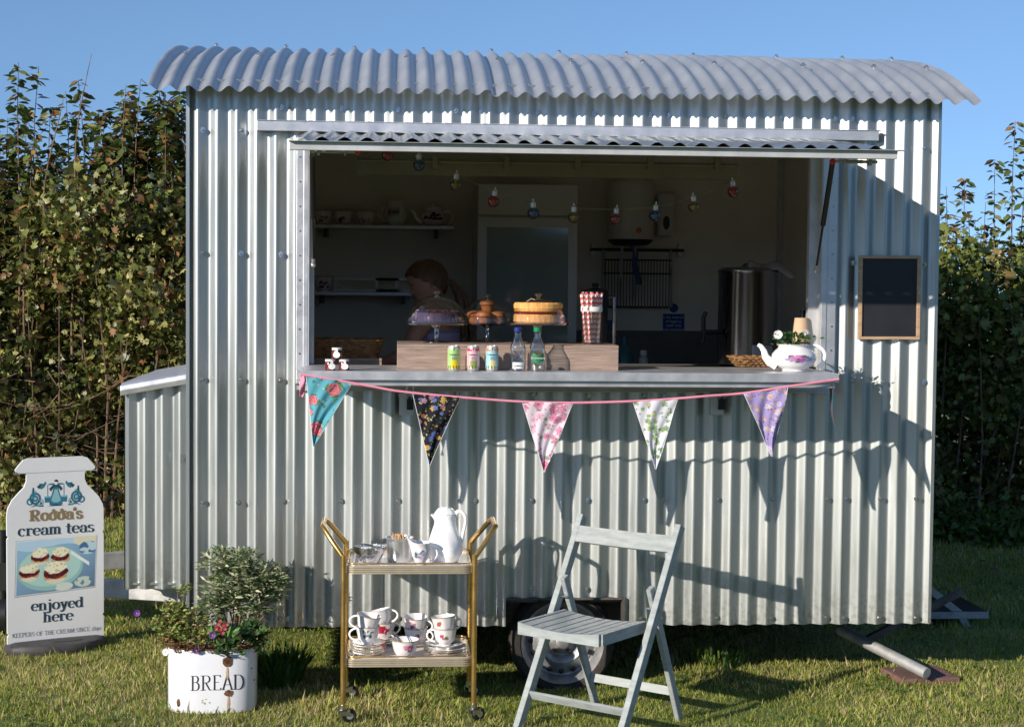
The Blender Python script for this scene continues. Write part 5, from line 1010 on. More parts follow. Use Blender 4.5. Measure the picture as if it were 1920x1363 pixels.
# cut glass bowl with tongs
p = ont(693, .10, Z1); t = thing('cut_glass_bowl', 'cut crystal bowl of sugar at the left of the top tray', 'bowl', p)
m = MB(); m.lathe([(.001,.006),(.030,.0),(.034,.006),(.046,.025),(.060,.052),(.062,.072),(.058,.072),(.054,.05),(.04,.024),(.001,.014)], 72, wob=lambda a,z: 1+.07*abs(math.sin(a*9+z*60))+(.04*math.cos(a*6) if z > .06 else 0)); obj('bowl', m, M.setdefault('crystal', glassmat('cut_crystal', (.93,.94,.95), 5, .06)), t)
m = MB(); rr = random.Random(3)
for k in range(26): a = rr.uniform(0,6.28); q = .042*rr.random()**.5; m.box((0,0,0), (.013,.013,.013), Matrix.Translation((q*math.cos(a), q*math.sin(a), .050+rr.uniform(-.008,.016)))@Matrix.Rotation(rr.uniform(0,3),4,'Z')@Matrix.Rotation(rr.uniform(0,1),4,'X'))
obj('sugar_lumps', m, 'white', t, False, kind='stuff')
def tongs(p, rot, label):
    t = thing('sugar_tongs', label, 'tongs', p); t.rotation_euler = rot
    for s in (-1, 1): m = MB(); m.tube([(0,s*.003,0),(.02,s*.009,0),(.07,s*.013,0),(.10,s*.010,.0)], [.004,.005,.004,.006], 8, flat=.4); obj('arm', m, 'steel', t)
    return t
tongs(p+Vector((-.038,-.01,.084)), (0,R(10),R(-8)), 'steel tongs lying across the crystal bowl')
# metal tin of stirrers
p = ont(749, .17, Z1); t = thing('metal_bucket', 'small galvanised tin pot filled with wooden stirrers', 'pot', p); h = .098
pr = [(.001,.002),(.049,0),(.051,.004)]+[(.051+.004*(z/h)+(.0008 if k % 2 else 0), z) for k, z in enumerate(np.linspace(.012,.088,14))]+[(.058,h-.004),(.059,h),(.056,h),(.052,.08),(.050,.01),(.001,.008)]
obj('tin', MB().lathe(pr, 56), 'steel' if False else 'galvtin' if 'galvtin' in M else M.setdefault('galvtin', mat('bright_tin', (.62,.63,.64), .3, .85, .15, 12, bump=.1)), t)
st = thing('stirrer_bundle', 'wooden stirrers filling the tin pot', 'stirrers', p); rr = random.Random(8)
for k in range(34):
    a = rr.uniform(2.0,4.2); q = .036*rr.random()**.5; x, y = q*math.cos(rr.uniform(0,6.28)), q*math.sin(rr.uniform(0,6.28)); d = Vector((rr.uniform(-.9,.1)*.35, rr.uniform(-.5,.5)*.3, 1)).normalized(); L = h*.92/d.z*rr.uniform(1.0,1.12)
    b0 = Vector((x*.6+.012, y*.6, .012)); m = MB(); m.bar(b0, b0+d*L, .0045, .0014, (math.cos(a),math.sin(a),0)); obj('stirrer', m, 'woodstick', st, False)
# creamer
p = ont(788, .055, Z1); t = thing('cream_jug', 'white china cream jug painted with lilac and blue flowers', 'jug', p, 0)
spots = posy(F_-.15,.048,.020,[(.10,.20,.24),(.05,.15,.18),(.30,.22,.42),(.50,.35,.5)],13,21)+[(F_+.25,.050,.009,(.45,.38,.52))]
pr = [(.001,.006),(.022,.0),(.024,.004),(.020,.010),(.026,.022),(.035,.040),(.039,.058),(.037,.074),(.040,.086),(.044,.094),(.041,.094),(.036,.084),(.034,.06),(.024,.03),(.001,.024)]
q = [(pr[i][0]+(pr[i+1][0]-pr[i][0])*k/4, pr[i][1]+(pr[i+1][1]-pr[i][1])*k/4) for i in range(len(pr)-1) for k in range(4)]
m = MB(); cf0 = deco(spots); m.lathe(q, 64, cf=lambda a,z,i: GLD if i < 9 else cf0(a,z,i), wob=lambda a,z: 1+max(0,(z-.06)/.035)*.42*max(0,math.cos(a-PI*1.03))**7)
for i in range(len(m.v)):
    x,y,z = m.v[i]; lip = max(0,(z-.07)/.024)*max(0,-x/.04)**3; m.v[i] = (x,y,z+lip*.010)
obj('bowl', m, 'china', t); obj('handle', handle_mb(.042,.09,.1,1.15), 'china', t)
# thermos jug
p = ont(834, .15, Z1); H_ = at(835,951,TY0+.15).z-Z1; t = thing('coffee_jug', 'tall white swirled coffee jug with a lid and big handle', 'jug', p)
pr = [(.001,.0),(.052,.0),(.058,.006),(.072,.03),(.076,.055),(.071,.085),(.058,.12),(.048,.15),(.045,.175),(.046,.19),(.044,.194),(.001,.194)]
q = [(pr[i][0]+(pr[i+1][0]-pr[i][0])*k/5, pr[i][1]+(pr[i+1][1]-pr[i][1])*k/5) for i in range(len(pr)-1) for k in range(5)]; k_ = H_/.222
def wobj(a, z):
    e = 1+.03*math.sin(5*a+z*38)*max(0,min(1,(z-.0)/.05))*max(0,min(1,(.2-z)/.05)); return e+max(0,(z-.165)/.03)*.45*max(0,math.cos(a-PI))**9
q = [(a*.95, b2*k_) for a,b2 in q]; m = MB(); m.lathe(q, 96, wob=wobj); obj('body', m, 'china', t)
m = MB(); m.lathe([(a*.95,b2*k_) for a,b2 in [(.046,.193),(.047,.198),(.040,.208),(.032,.216),(.028,.220),(.0005,.222)]], 36, wob=lambda a,z: 1+.03*math.cos(8*a)); obj('lid', m, 'china', t)
m = MB(); P = [(.040,-.01,.185),(.050,-.014,.205),(.066,-.016,.205),(.080,-.018,.19),(.082,-.018,.16),(.074,-.014,.12),(.066,-.01,.085),(.060,-.006,.066)]; P = smooth([(a,b2,c*k_) for a,b2,c in P]); m.tube(P, [.0075+.0015*math.sin(i*.2) for i in range(len(P))], 12); obj('handle', m, 'china', t)
# saucers and cups on the lower tray
def saucer(p, r, label, group, gold=True, spots=None, tilt=0, flute=0.012):
    t = thing('saucer', label, 'saucer', p, random.uniform(0,2), group); t.rotation_euler = (random.uniform(-tilt,tilt), random.uniform(-tilt,tilt), random.uniform(0,3))
    pr = [(.001,.002),(r*.42,.0),(r*.45,.001),(r*.7,.005),(r*.97,.013),(r,.0145),(r*.97,.0150),(r*.68,.0075),(r*.42,.0035),(.001,.0035)]
    rg = random.Random(int(p.z*1e5)); ang = [rg.uniform(0,6.28) for _ in range(7)]
    def cf(a, z, i):
        if i in (4,5,6) and gold: return (.62,.50,.32)
        if spots and i in (6,7,8) and any(abs(math.atan2(math.sin(a-q), math.cos(a-q))) < .14 for q in ang): return spots[i % len(spots)]
        return (.78,.76,.77)
    q = [(pr[i][0]+(pr[i+1][0]-pr[i][0])*k/2, pr[i][1]+(pr[i+1][1]-pr[i][1])*k/2) for i in range(len(pr)-1) for k in range(2)]
    obj('plate', MB().lathe(pr, 64, cf=cf, wob=lambda a,z: 1+flute*math.cos(12*a)), 'china', t); return t
OR_ = ['lowest','second lowest','third','fourth','topmost']
def stack(px, dy, n, r, where, dz=.0095, **k):
    p = ont(px, dy, Z2)
    for i in range(n): saucer(p+Vector((random.uniform(-.004,.004),random.uniform(-.003,.003),.0005+dz*i)), r*random.uniform(.97,1.02), '%s saucer of the %s stack on the lower tray' % ('topmost' if i == n-1 else OR_[i], where), 'saucers on the lower tray', tilt=.02, **k)
    return p+Vector((0,0,dz*(n-1)+.005))
s1 = stack(689, .105, 5, .075, 'left front', dz=.0105); s2 = stack(717, .30, 3, .066, 'left rear', spots=[PUR,GRN]); s3 = stack(836, .115, 3, .090, 'right lower', dz=.009, spots=[PUR]); s4 = s3+Vector((-.002,.004,.0170))
saucer(s3+Vector((-.003,.002,.008)), .076, 'gold rimmed flower saucer directly under the right cups', 'saucers on the lower tray', spots=[GRN,(.1,.1,.1)])
def tcup(p, label, sp, r=.039, h=.060, hang=0, tilt=(0,0,0), hk=1.0, fl=.012):
    t = thing('teacup', label, 'cup', p, 0, 'china cups on the lower tray'); t.rotation_euler = tilt; t.scale = (1.26,1.26,1.24)
    obj('bowl', cup_mb(MB(), r, h, sp, flute=fl, seg=64), 'china', t); obj('handle', handle_mb(r, h, hang, hk), 'china', t); return t
bs = [(.05,.12,.16),(.12,.20,.28),(.04,.08,.10)]
tcup(s1+Vector((.002,-.002,.0)), 'blue flowered cup standing on the left saucers', posy(F_+.1,.036,.016,bs,10,31), hang=PI*.98)
tcup(s1+Vector((-.004,-.001,.046)), 'blue flowered cup tipped inside another on the left stack', posy(F_+.1,.022,.010,bs,8,32), hang=PI*.98, tilt=(.05,.16,0))
tcup(s2+Vector((.002,.0,.0)), 'cup with one big red rose behind the left stack', posy(F_+.05,.036,.018,[RED,(.45,.02,.06),(.3,.01,.02)],16,33), r=.043, hang=.5)
tcup(s2+Vector((.000,-.004,.050)), 'white cup tilted on top of the red rose cup', [], r=.040, hang=-.15, tilt=(-.1,-.24,0))
c5 = ont(780, .27, Z2); saucer(c5+Vector((0,0,.0005)), .058, 'saucer under the middle pair of cups', 'saucers on the lower tray'); c5 = c5+Vector((0,0,.005))
tcup(c5, 'lower cup of the middle pair behind the sugar bowl', posy(F_,.036,.012,[PNK,GRN],8,34), hang=-.25); tcup(c5+Vector((-.002,-.001,.047)), 'upper cup of the middle pair, with pink sprigs', posy(F_-.2,.030,.022,[(.5,.2,.35),(.1,.14,.14),(.45,.18,.3)],9,35), hang=-.3, tilt=(.1,0,0))
tcup(s4+Vector((0,-.004,-.004)), 'lower cup of the right pair with a red bud and butterfly leaf', [(F_-.35,.036,.007,(.5,.05,.12)),(F_-.28,.032,.006,(.5,.06,.14)),(F_+.1,.032,.006,(.12,.14,.05)),(F_+.2,.028,.005,(.10,.10,.05)),(F_+.0,.026,.004,(.1,.12,.05))], hang=PI*.95)
tcup(s4+Vector((-.001,-.004,.043)), 'upper cup of the right pair with an orange leaf spray', [(F_-.55,.038,.007,(.55,.12,.05)),(F_-.48,.034,.006,(.5,.10,.08)),(F_-.3,.042,.004,(.2,.16,.05)),(F_-.25,.036,.003,(.2,.14,.05))], hang=.25, tilt=(-.04,-.1,0))
p = ont(760, .06, Z2); t = thing('sugar_bowl', 'white china sugar bowl with pink roses at the front of the lower tray', 'bowl', p)
obj('bowl', cup_mb(MB(), .056, .074, [(F_+.2,.046,.009,(.62,.12,.26)),(F_+.02,.050,.006,(.62,.3,.40)),(F_+.55,.048,.008,(.6,.1,.22)),(F_+.40,.034,.004,(.05,.08,.05)),(F_+.25,.030,.004,(.05,.08,.05)),(F_+.5,.032,.003,(.06,.08,.05)),(F_+.4,.055,.003,(.05,.1,.06))], flute=0, seg=72), 'china', t)
tongs(p+Vector((-.052,.0,.112)), (0,R(52),R(-5)), 'steel tongs standing in the china sugar bowl')

# ------------------------------------------------------------------ folding chair
F1, F2, B1, B2 = gr(970,1368), gr(1165,1398), gr(1113,1312), gr(1281,1352)
ang = math.atan2(((F2-F1)+(B2-B1)).y, ((F2-F1)+(B2-B1)).x); fc = (F1+F2)/2; bc = (B1+B2)/2
print('CHAIR', F1, F2, B1, B2, math.degrees(ang), (F2-F1).length, (B2-B1).length, (bc-fc).length)
CA = R(-40); w2 = .236; ch = thing('folding_chair', 'grey green painted wooden folding chair with a slatted seat', 'chair', (F1.x+w2*math.cos(CA), F1.y+w2*math.sin(CA), 0), CA)
CHM = 'chair'
def post_pt(z): t_ = z/.81; return .02+.44*t_
for s in (-1, 1):
    m = MB(); m.bar((s*w2,0,.0),(s*w2,.46,.815), .027, .042, (1,0,0)); obj('back_post', m, CHM, ch, False, bevel=.003)
    m = MB(); m.bar((s*(w2-.030),.53,.0),(s*(w2-.030),.28,.585), .022, .036, (1,0,0)); obj('rear_leg', m, CHM, ch, False, bevel=.004)
    m = MB(); m.tube([(s*(w2+.016),.285,.50),(s*(w2-.045),.285,.50)], .005, 10); obj('pivot_bolt', m, 'bolt', ch)
def yat(z): return .46*z/.815
m = MB(); m.grid(lambda u,v: (-w2+.012+(2*w2-.024)*u, yat(.745+.062*(v-.5)*1)-.014+.02*math.sin(PI*u), .745+.062*(v-.5)-.006*math.sin(PI*u)), 16, 2); obj('back_rail', m, CHM, ch, False, solid=.014, bevel=.0015)
m = MB(); m.bar((-w2+.012,yat(.13),.13),(w2-.012,yat(.13),.13), .012, .036, (0,1,.55)); obj('front_stretcher', m, CHM, ch, False, bevel=.002)
m = MB(); m.bar((-w2+.041,.53-.43*.13,.13),(w2-.041,.53-.43*.13,.13), .012, .036, (0,1,-.4)); obj('rear_stretcher', m, CHM, ch, False, bevel=.002)
sy0, sy1, sw = -.055, .27, w2-.046; sz = lambda x: .452-.016*(1-(x/sw)**2)
for k in range(8):
    x0 = -sw+.012+(2*sw-.024)*k/8+.003; x1 = -sw+.012+(2*sw-.024)*(k+1)/8-.003; za, zb = sz(x0), sz(x1); m = MB()
    v = [(x0,sy0+.003,za-.012),(x1,sy0+.003,zb-.012),(x1,sy1,zb-.012),(x0,sy1,za-.012),(x0,sy0+.003,za),(x1,sy0+.003,zb),(x1,sy1,zb),(x0,sy1,za)]
    m.add(v, [(0,3,2,1),(4,5,6,7),(0,1,5,4),(1,2,6,5),(2,3,7,6),(3,0,4,7)]); obj('seat_slat', m, CHM, ch, False, bevel=.0015)
for y in (sy0, sy1-.03):
    m = MB(); o = [(-sw,.405),(sw,.405)]+[(sw-2*sw*i/12, sz(sw-2*sw*i/12)-(.0125 if y > 0 else -.0015)) for i in range(13)]; m.prism(o, y-.014, y); obj('seat_rail', m, CHM, ch, False, bevel=.001)
for s in (-1, 1): m = MB(); m.span((s*sw-.009,sy0+.001,.407),(s*sw+.009,sy1,.452)); obj('seat_side', m, CHM, ch, False, bevel=.0015)

# ------------------------------------------------------------------ pavement sign
sb = at(105, 1213, .90); sg = thing('cream_tea_sign', 'white churn shaped pavement sign for cream teas on a black base', 'sign', (sb.x, sb.y, 0), R(25)); us = .00081; vs = (at(105,857,sb.y).z-at(105,1200,sb.y).z)/1125; z0_ = at(105,1200,sb.y).z
hw = [(-.245,0),(.245,0),(.245,.04)]
out = [(285,0),(285,128),(279,134),(279,142),(285,148),(285,642),(278,648),(278,656),(285,662),(285,790),(280,825),(255,875),(215,920),(185,950),(172,985),(172,1035),(205,1035),(232,1045),(236,1058),(215,1085),(190,1115),(160,1125),(-160,1125),(-190,1115),(-215,1085),(-236,1058),(-232,1045),(-205,1035),(-172,1035),(-172,985),(-185,950),(-215,920),(-255,875),(-280,825),(-285,790),(-285,662),(-278,656),(-278,648),(-285,642),(-285,68),(-279,62),(-279,54),(-285,48),(-285,0)]
m = MB(); m.prism([(a*us, z0_+b2*vs) for a,b2 in out], -.008, .008); obj('panel', m, 'signwhite', sg, False)
m = MB(); m.span((-.20,-.0085,z0_+1034*vs),(.20,-.0081,z0_+1038*vs)); obj('crease', m, 'signcrease' if 'signcrease' in M else M.setdefault('signcrease', mat('panel_groove',(.42,.42,.46),.5)), sg, False)
zz = lambda b2: z0_+(1180-b2)*vs
def let(s, xc, yb, xh, wd, th, tn, m_, nm='lettering'):
    q = MB(); lettering(q, s, (xc-330)*us, zz(yb), xh*vs, th, tn, -.0082, wd*us, 0); obj(nm, q, m_, sg, False)
let('Ro\u00f0\u00f0a\'s', 332, 437, 47, 312, .34, .16, 'goldink'); let('cream teas', 332, 524, 46, 450, .24, .08, 'navy'); let('enjoyed', 337, 985, 44, 312, .24, .08, 'navy'); let('here', 340, 1060, 44, 178, .24, .08, 'navy'); let('KEEPERS OF THE CREAM SINCE 1890', 334, 1138, 18, 524, .13, .07, 'navy')
# emblem: milkmaid with yoke and pails, birds, scrolls and sails
def shp(o, m_, k, nm='emblem_shape'):
    q = MB(); y = -.0083-.0001*k; q.add([((a-332)*us, y, zz(b2)) for a,b2 in o], [tuple(range(len(o)))]); obj(nm, q, m_, sg, False)
def ell(cx, cy, rx, ry, n=20, a0=0, a1=360): return [(cx+rx*math.cos(R(a0+(a1-a0)*i/n)), cy+ry*math.sin(R(a0+(a1-a0)*i/n))) for i in range(n)]
shp([(322,225),(345,225),(352,262),(372,340),(358,352),(308,352),(292,340),(312,262)], 'tealink', 1); shp([(325,250),(342,250),(348,275),(362,318),(346,330),(320,330),(304,318),(318,275)], 'paleteal', 2); shp(ell(333,212,9,13), 'signwhite', 3); shp(ell(334,202,12,12,20,180,390), 'darkink', 4)
shp([(315,222),(352,222),(372,245),(362,262),(346,236),(320,236),(302,262),(292,245)], 'navy', 3); shp([(286,218),(300,212),(366,212),(382,218),(382,222),(286,222)], 'tealink', 2)
for s in (-1, 1):
    X = lambda a: 332+s*a
    shp([(X(46),222),(X(50),222),(X(50),292),(X(46),292)], 'tealink', 1); shp([(X(28),292),(X(68),292),(X(64),328),(X(32),328)], 'tealink', 2); shp([(X(28),288),(X(68),288),(X(68),298),(X(28),298)], 'paleteal', 3)
    shp([(X(60),198),(X(72),212),(X(96),210),(X(104),232),(X(86),246),(X(70),236),(X(56),212)], 'tealink', 2); shp([(X(80),214),(X(112),226),(X(100),244)], 'navy', 3)
    shp([(X(128),236),(X(136),232),(X(138),285),(X(126),285)], 'navy', 2); shp([(X(112),258),(X(138),240),(X(150),300),(X(120),310)], 'paleteal', 1)
    for (a, b2, r1, r2, mm) in ((122,300,34,22,'tealink'),(122,300,18,9,'tealink'),(152,318,20,12,'tealink'),(92,325,20,12,'paleteal')):
        q = MB(); n = 24; y = -.0087; q.add([((X(a+r_*math.cos(2*PI*i/n))-332)*us, y, zz(b2+r_*1.1*math.sin(2*PI*i/n))) for r_ in (r1, r2) for i in range(n)], [(i,(i+1)%n,n+(i+1)%n,n+i) for i in range(n)]); obj('scroll', q, mm, sg, False)
    shp([(X(70),352),(X(108),330),(X(150),352),(X(120),346)], 'tealink', 2); shp([(X(72),350),(X(88),318),(X(100),352)], 'navy', 3)
shp([(282,352),(332,340),(382,352),(332,349)], 'navy', 3)
# picture of scones
PW, PH = 478*us, 338*vs
q = MB(); q.add([((a-332)*us, -.0081, zz(b2)) for a,b2 in ((98,552),(580,545),(566,872),(88,896))], [(0,1,2,3)]); obj('picture_shadow', q, M['signcrease'], sg, False)
_g = np.random.default_rng(77).random((64,64))
def vn(x, y):
    i, j = int(x)%63, int(y)%63; a, b_ = x-int(x), y-int(y); return (_g[i,j]*(1-a)+_g[i+1,j]*a)*(1-b_)+(_g[i,j+1]*(1-a)+_g[i+1,j+1]*a)*b_
def pic(x, y):      # 0..1, y down
    e = lambda cx,cy,rx,ry: ((x-cx)/rx)**2+((y-cy)/ry)**2
    c = tuple(a+(b2-a)*min(1,max(0,(y*.7+x*.5-.2))) for a,b2 in zip(srgb(150,190,220), srgb(95,120,150)))
    nzv = 2*vn(x*26, y*20)-1; nz2 = vn(x*60+7, y*44+3)
    if y < .15+.05*math.sin(x*8): c = srgb(185,215,235)
    if e(.86,.02,.16,.16) < 1: c = srgb(225,220,190)
    if e(.90,.22,.12,.13) < 1: c = srgb(70,110,150) if nzv > 0 else srgb(190,215,225)
    if e(.42,.55,.42,.42) < 1: c = srgb(150,195,190)
    if e(.42,.52,.39,.37) < 1: c = srgb(178,215,208)
    if .68 < x < .92 and abs((y-.28)-(x-.68)*1.1) < .035: c = srgb(235,240,240)
    if e(.60,.93,.12,.08) < 1 and nzv > -.3: c = srgb(215,225,215)
    if e(.86,.88,.12,.10) < 1 and nzv > -.2: c = srgb(200,215,200)
    for (cx, cy, s) in ((.29,.30,.92),(.55,.33,.95),(.16,.58,.98),(.49,.63,1.2)):
        X, Y = (x-cx)/s, (y-cy)/s
        if (X/.125)**2+((Y-.06)/.125)**2 < 1: c = srgb(200,165,120) if Y < .12+.02*nzv else srgb(232,218,192)
        if (X/.13)**2+((Y-.01)/.095)**2 < 1+.25*nzv: c = srgb(75,10,22) if nz2 > .35 else srgb(150,35,50)
        if (X/.11)**2+((Y+.07)/.10)**2 < 1+.35*nzv: c = srgb(244,238,208) if nz2+.4*vn(x*20,y*16) > .5 else srgb(206,196,150)
    return c
q = MB(); cr4 = [((a-332)*us, zz(b2)) for a,b2 in ((106,560),(572,548),(560,862),(98,885))]
def pf(u, v):
    t0 = [cr4[0][i]*(1-u)+cr4[1][i]*u for i in (0,1)]; t1 = [cr4[3][i]*(1-u)+cr4[2][i]*u for i in (0,1)]; return (t0[0]*(1-v)+t1[0]*v, -.0090, t0[1]*(1-v)+t1[1]*v)
q2 = MB(); q2.add([((a-332)*us, -.0086, zz(b2)) for a,b2 in ((101,555),(577,543),(565,867),(93,890))], [(0,1,2,3)]); obj('picture_border', q2, 'white', sg, False)
q.grid(pf, 170, 120, cf=pic); obj('picture', q, 'print', sg, False)
# base
m = MB(); m.lathe([(.001,0),(.96,0),(1.0,.012),(1.0,.035),(.95,.048),(.80,.056),(.001,.058)], 64, sx=.245, sy=.145); b0 = obj('base', m, M.setdefault('baseplastic', mat('grey_black_plastic', (.06,.055,.055), .6, 0, .3, 6, bump=.15)), sg)
for v in [b0]: v.location = (0,0,.0)
m = MB(); m.span((-.20,-.013,.045),(.20,.013,z0_+.004)); m.span((-.03,-.028,.05),(.03,.03,z0_+.010)); obj('clamp', m, 'black', sg, False, bevel=.003)
m = MB(); m.lathe([(.001,.0585),(.07,.0585),(.075,.0565)], 24, (.04,-.08,0), sy=.28); obj('grip_slot', m, 'black', sg)

# ------------------------------------------------------------------ enamel bread bin planter
bb = gr(399, 1340); brx = (at(482,1280,bb.y+.12).x-at(316,1280,bb.y+.12).x)/2; bry = .125; bc_ = Vector((at(399,1280,bb.y+.12).x, bb.y+bry, 0)); bh = at(399,1219,bb.y).z
bn = thing('bread_bin_planter', 'rusty white enamel bread bin used as a planter', 'planter', bc_)
nn = .72
def ov(a): c, s = math.cos(a), math.sin(a); k = (abs(c)**2.8+abs(s)**2.8)**(-1/2.8); return k
m = MB(); m.lathe([(.9,.0),(.985,.006),(1.0,.02),(1.0,bh-.006),(.97,bh+.002),(.955,bh-.004),(.955,bh-.05)], 80, sx=brx, sy=bry, wob=lambda a,z: ov(a)); obj('bin', m, 'enamel', bn)
m = MB(); m.lathe([(.99,bh-.004),(.975,bh+.004),(.955,bh-.001)], 80, sx=brx, sy=bry, wob=lambda a,z: ov(a)); obj('rusty_rim', m, 'rust', bn)
m = MB(); m.lathe([(.96,bh-.03),(.6,bh-.015),(.001,bh-.01)], 40, sx=brx, sy=bry, wob=lambda a,z: ov(a)); obj('soil', m, 'soil', bn)
def onbin(px, pz, off=.0015):   # surface point of the bin seen at a pixel
    X = at(px, 1280, bc_.y-bry).x-bc_.x; c = min(.97, abs(X)/brx); y = -bry*(1-c**2.8)**(1/2.8); z = at(px, pz, bc_.y+y).z; return Vector((X, y-off, z))
q = MB(); lettering(q, 'BREAD', 0, 0, 1, .14, .05, 0, 1.0, 0)
x0b, x1b = 357, 458
zb0, zb1 = 1294, 1264; q.v = [tuple(onbin((x0b+x1b)/2+x*(x1b-x0b), 1293-(x)*3-(zv/1.4)*28)+Vector((0,y*.02,0))) for x,y,zv in q.v]; obj('lettering', q, 'darkink', bn, False)
def stain(cx, cz, rx, rz, m_, nm, seed, off=.0022):
    rg = random.Random(seed); q = MB(); n = 18; ctr = onbin(cx, cz, off); v = [ctr]+[onbin(cx+rx*math.cos(2*PI*i/n)*rg.uniform(.75,1.15), cz+rz*math.sin(2*PI*i/n)*rg.uniform(.8,1.1), off) for i in range(n)]
    q.add([tuple(a) for a in v], [(0,1+i,1+(i+1)%n) for i in range(n)]); obj(nm, q, m_, bn)
M['ruststain'] = mat('orange_rust_stain', (.56,.38,.24), .6, 0, .3, 30)
stain(426,1262,2.5,14,'ruststain','rust_run',1,.0019); stain(428,1318,2.5,17,'ruststain','rust_run',2,.0019); stain(332,1335,2.5,8,'ruststain','rust_run',6,.0019)
stain(427,1240,10,10.5,'rust','chip',3); stain(429,1299,8.5,7,'rust','chip',4); stain(333,1317,3.5,8,'rust','chip',5); stain(470,1252,1.5,1.5,'darkink','chip',7); stain(474,1274,1.5,1.5,'darkink','chip',8); stain(408,1223,1,4,'darkink','chip',9)
# planting
def sp_(px, py, dy=0): q = at(px, py, bc_.y+dy); return Vector((q.x-bc_.x, dy, q.z))
rg = np.random.default_rng(12)
def clump(name, label, blobs, n, size, cols, tmpl, wh=1, twist=.6, stem=(.18,.12,.07), root0=None, up=.25):
    root = thing(name, label, 'plant', (bc_.x, bc_.y, bh-.012)); zb = bh-.012; P = []; D = []
    tot = sum(b[2]*b[3] for b in blobs)
    for (px, py, rx, ry, dy) in blobs:
        k = int(n*(rx*ry)/tot); c = sp_(px, py, dy); s = .00215
        u = rg.normal(0,1,(k,3)); u /= np.linalg.norm(u,axis=1,keepdims=True); rad_ = rg.random((k,1))**.45
        ctr = np.array(c)+u*rad_*np.array([rx*s, rx*s*.8, ry*s]); 
        for j in range(wh):
            P.append(ctr+rg.normal(0,size*.22,(k,3))); a = rg.uniform(0,6.28,(k,1)); d = u*.5+np.concatenate([np.cos(a+j*6.28/wh), np.sin(a+j*6.28/wh), np.full((k,1),up)],1)*.9; D.append(d)
    P = np.concatenate(P); D = np.concatenate(D); P[:,2] -= zb; N = len(P)
    C = np.array(cols)[rg.integers(0,len(cols),N)]*rg.uniform(.75,1.2,(N,1))
    o = scatter('foliage', tmpl[0], tmpl[1], P, rotmats(D, rg.normal(0,twist,N)), rg.uniform(.7,1.25,N)*size, C, 'green', root); o['kind'] = 'stuff'
    r0 = root0 or sp_(blobs[0][0], 1200, blobs[0][4]); m = MB()
    for (px, py, rx, ry, dy) in blobs:
        c = sp_(px, py, dy); c.z -= zb
        for j in range(3): e = c+Vector((random.uniform(-1,1)*rx*.0016, random.uniform(-.03,.03), random.uniform(-.3,.7)*ry*.0018)); b1 = Vector((r0.x+random.uniform(-.02,.02), r0.y, 0)); m.tube([b1, b1.lerp(e,.5)+Vector((random.uniform(-.02,.02),0,-.01)), e], [.0045,.003,.0015], 6)
    obj('stems', m, mat(name+'_stem', stem, .8), root); return root
VAR = [(.34,.40,.22),(.17,.26,.10),(.58,.58,.38),(.24,.32,.16),(.66,.64,.44),(.12,.19,.07)]
clump('variegated_shrub', 'bushy grey green variegated shrub at the back of the bread bin', [(410,1052,34,22,.02),(450,1085,52,36,.03),(500,1090,40,30,.02),(420,1110,42,36,.02),(470,1125,50,32,.04),(520,1095,22,34,.03),(455,1055,34,22,.0),(400,1135,26,22,.0)], 1050, .037, VAR, NARROW_T, wh=5, root0=sp_(440,1210,.02))
clump('trailing_plant', 'yellow green small leaved plant spilling over the left of the bread bin', [(330,1150,30,26,-.02),(360,1165,38,26,-.03),(325,1185,34,22,-.05),(365,1195,46,16,-.07),(300,1165,14,12,-.04),(345,1105,16,8,.02),(405,1190,22,16,-.06)], 1100, .019, [(.26,.36,.07),(.38,.42,.12),(.15,.24,.05),(.34,.40,.12),(.36,.20,.09)], LEAF_T, wh=2)
clump('ivy_plant', 'dark green ivy over the front right of the bread bin rim', [(450,1195,34,20,-.09),(470,1185,30,22,-.06),(425,1215,24,14,-.125),(485,1200,16,16,-.07),(415,1185,14,20,-.05)], 420, .030, [(.05,.12,.03),(.09,.18,.05),(.15,.25,.08),(.08,.10,.05)], LOBE_T, wh=1)
clump('dry_stems', 'brown withered creeping stems along the rim of the bread bin', [(340,1210,26,7,-.105),(372,1212,26,6,-.125),(310,1198,20,8,-.08),(455,1212,16,5,-.125)], 300, .016, [(.25,.09,.04),(.18,.07,.03),(.30,.15,.06)], LEAF_T, wh=1)
t = thing('primrose_plant', 'primrose with broad upright leaves and dusky red flowers in the bread bin', 'plant', (bc_.x, bc_.y, bh-.012)); 
for k, (px, py, L, az, lean) in enumerate(((402,1195,.085,-.1,.15),(425,1190,.075,.3,.3),(433,1188,.08,.6,.4),(418,1200,.06,-.5,.6),(440,1205,.06,.9,.8),(428,1205,.05,-.2,1.0),(448,1212,.055,1.2,.9))):
    b0 = sp_(px, py+12, -.095); b0.z -= bh-.012; Rm = Matrix.Translation(b0)@Matrix.Rotation(az,4,'Y')@Matrix.Rotation(lean,4,'X'); m = MB()
    m.grid(lambda u,v: ((u-.5)*L*.42*math.sin(PI*min(1,.12+v*.88))**.7*(1), -.012*math.sin(v*2.5)+abs(u-.5)*.018+.002*math.sin(v*26)*abs(u-.5)*2, L*v), 8, 14, cf=lambda u,v: (.10,.24,.05) if abs(u-.5) > .06 else (.2,.34,.12), M4=Rm); obj('leaf', m, 'green', t)
for k, (px, py) in enumerate(((413,1165),(409,1172),(418,1172),(422,1178),(413,1180),(406,1178),(417,1186),(425,1170))):
    q = sp_(px, py, -.12); q.z -= bh-.012; rt = bpy.data.objects.new('flower_head', None); COL.objects.link(rt); rt.parent = t
    flower('x', '', '', tuple(q), .0080, 'redpetal', 5, (random.uniform(-.4,.4),-1,random.uniform(0,.6)), parent=rt)
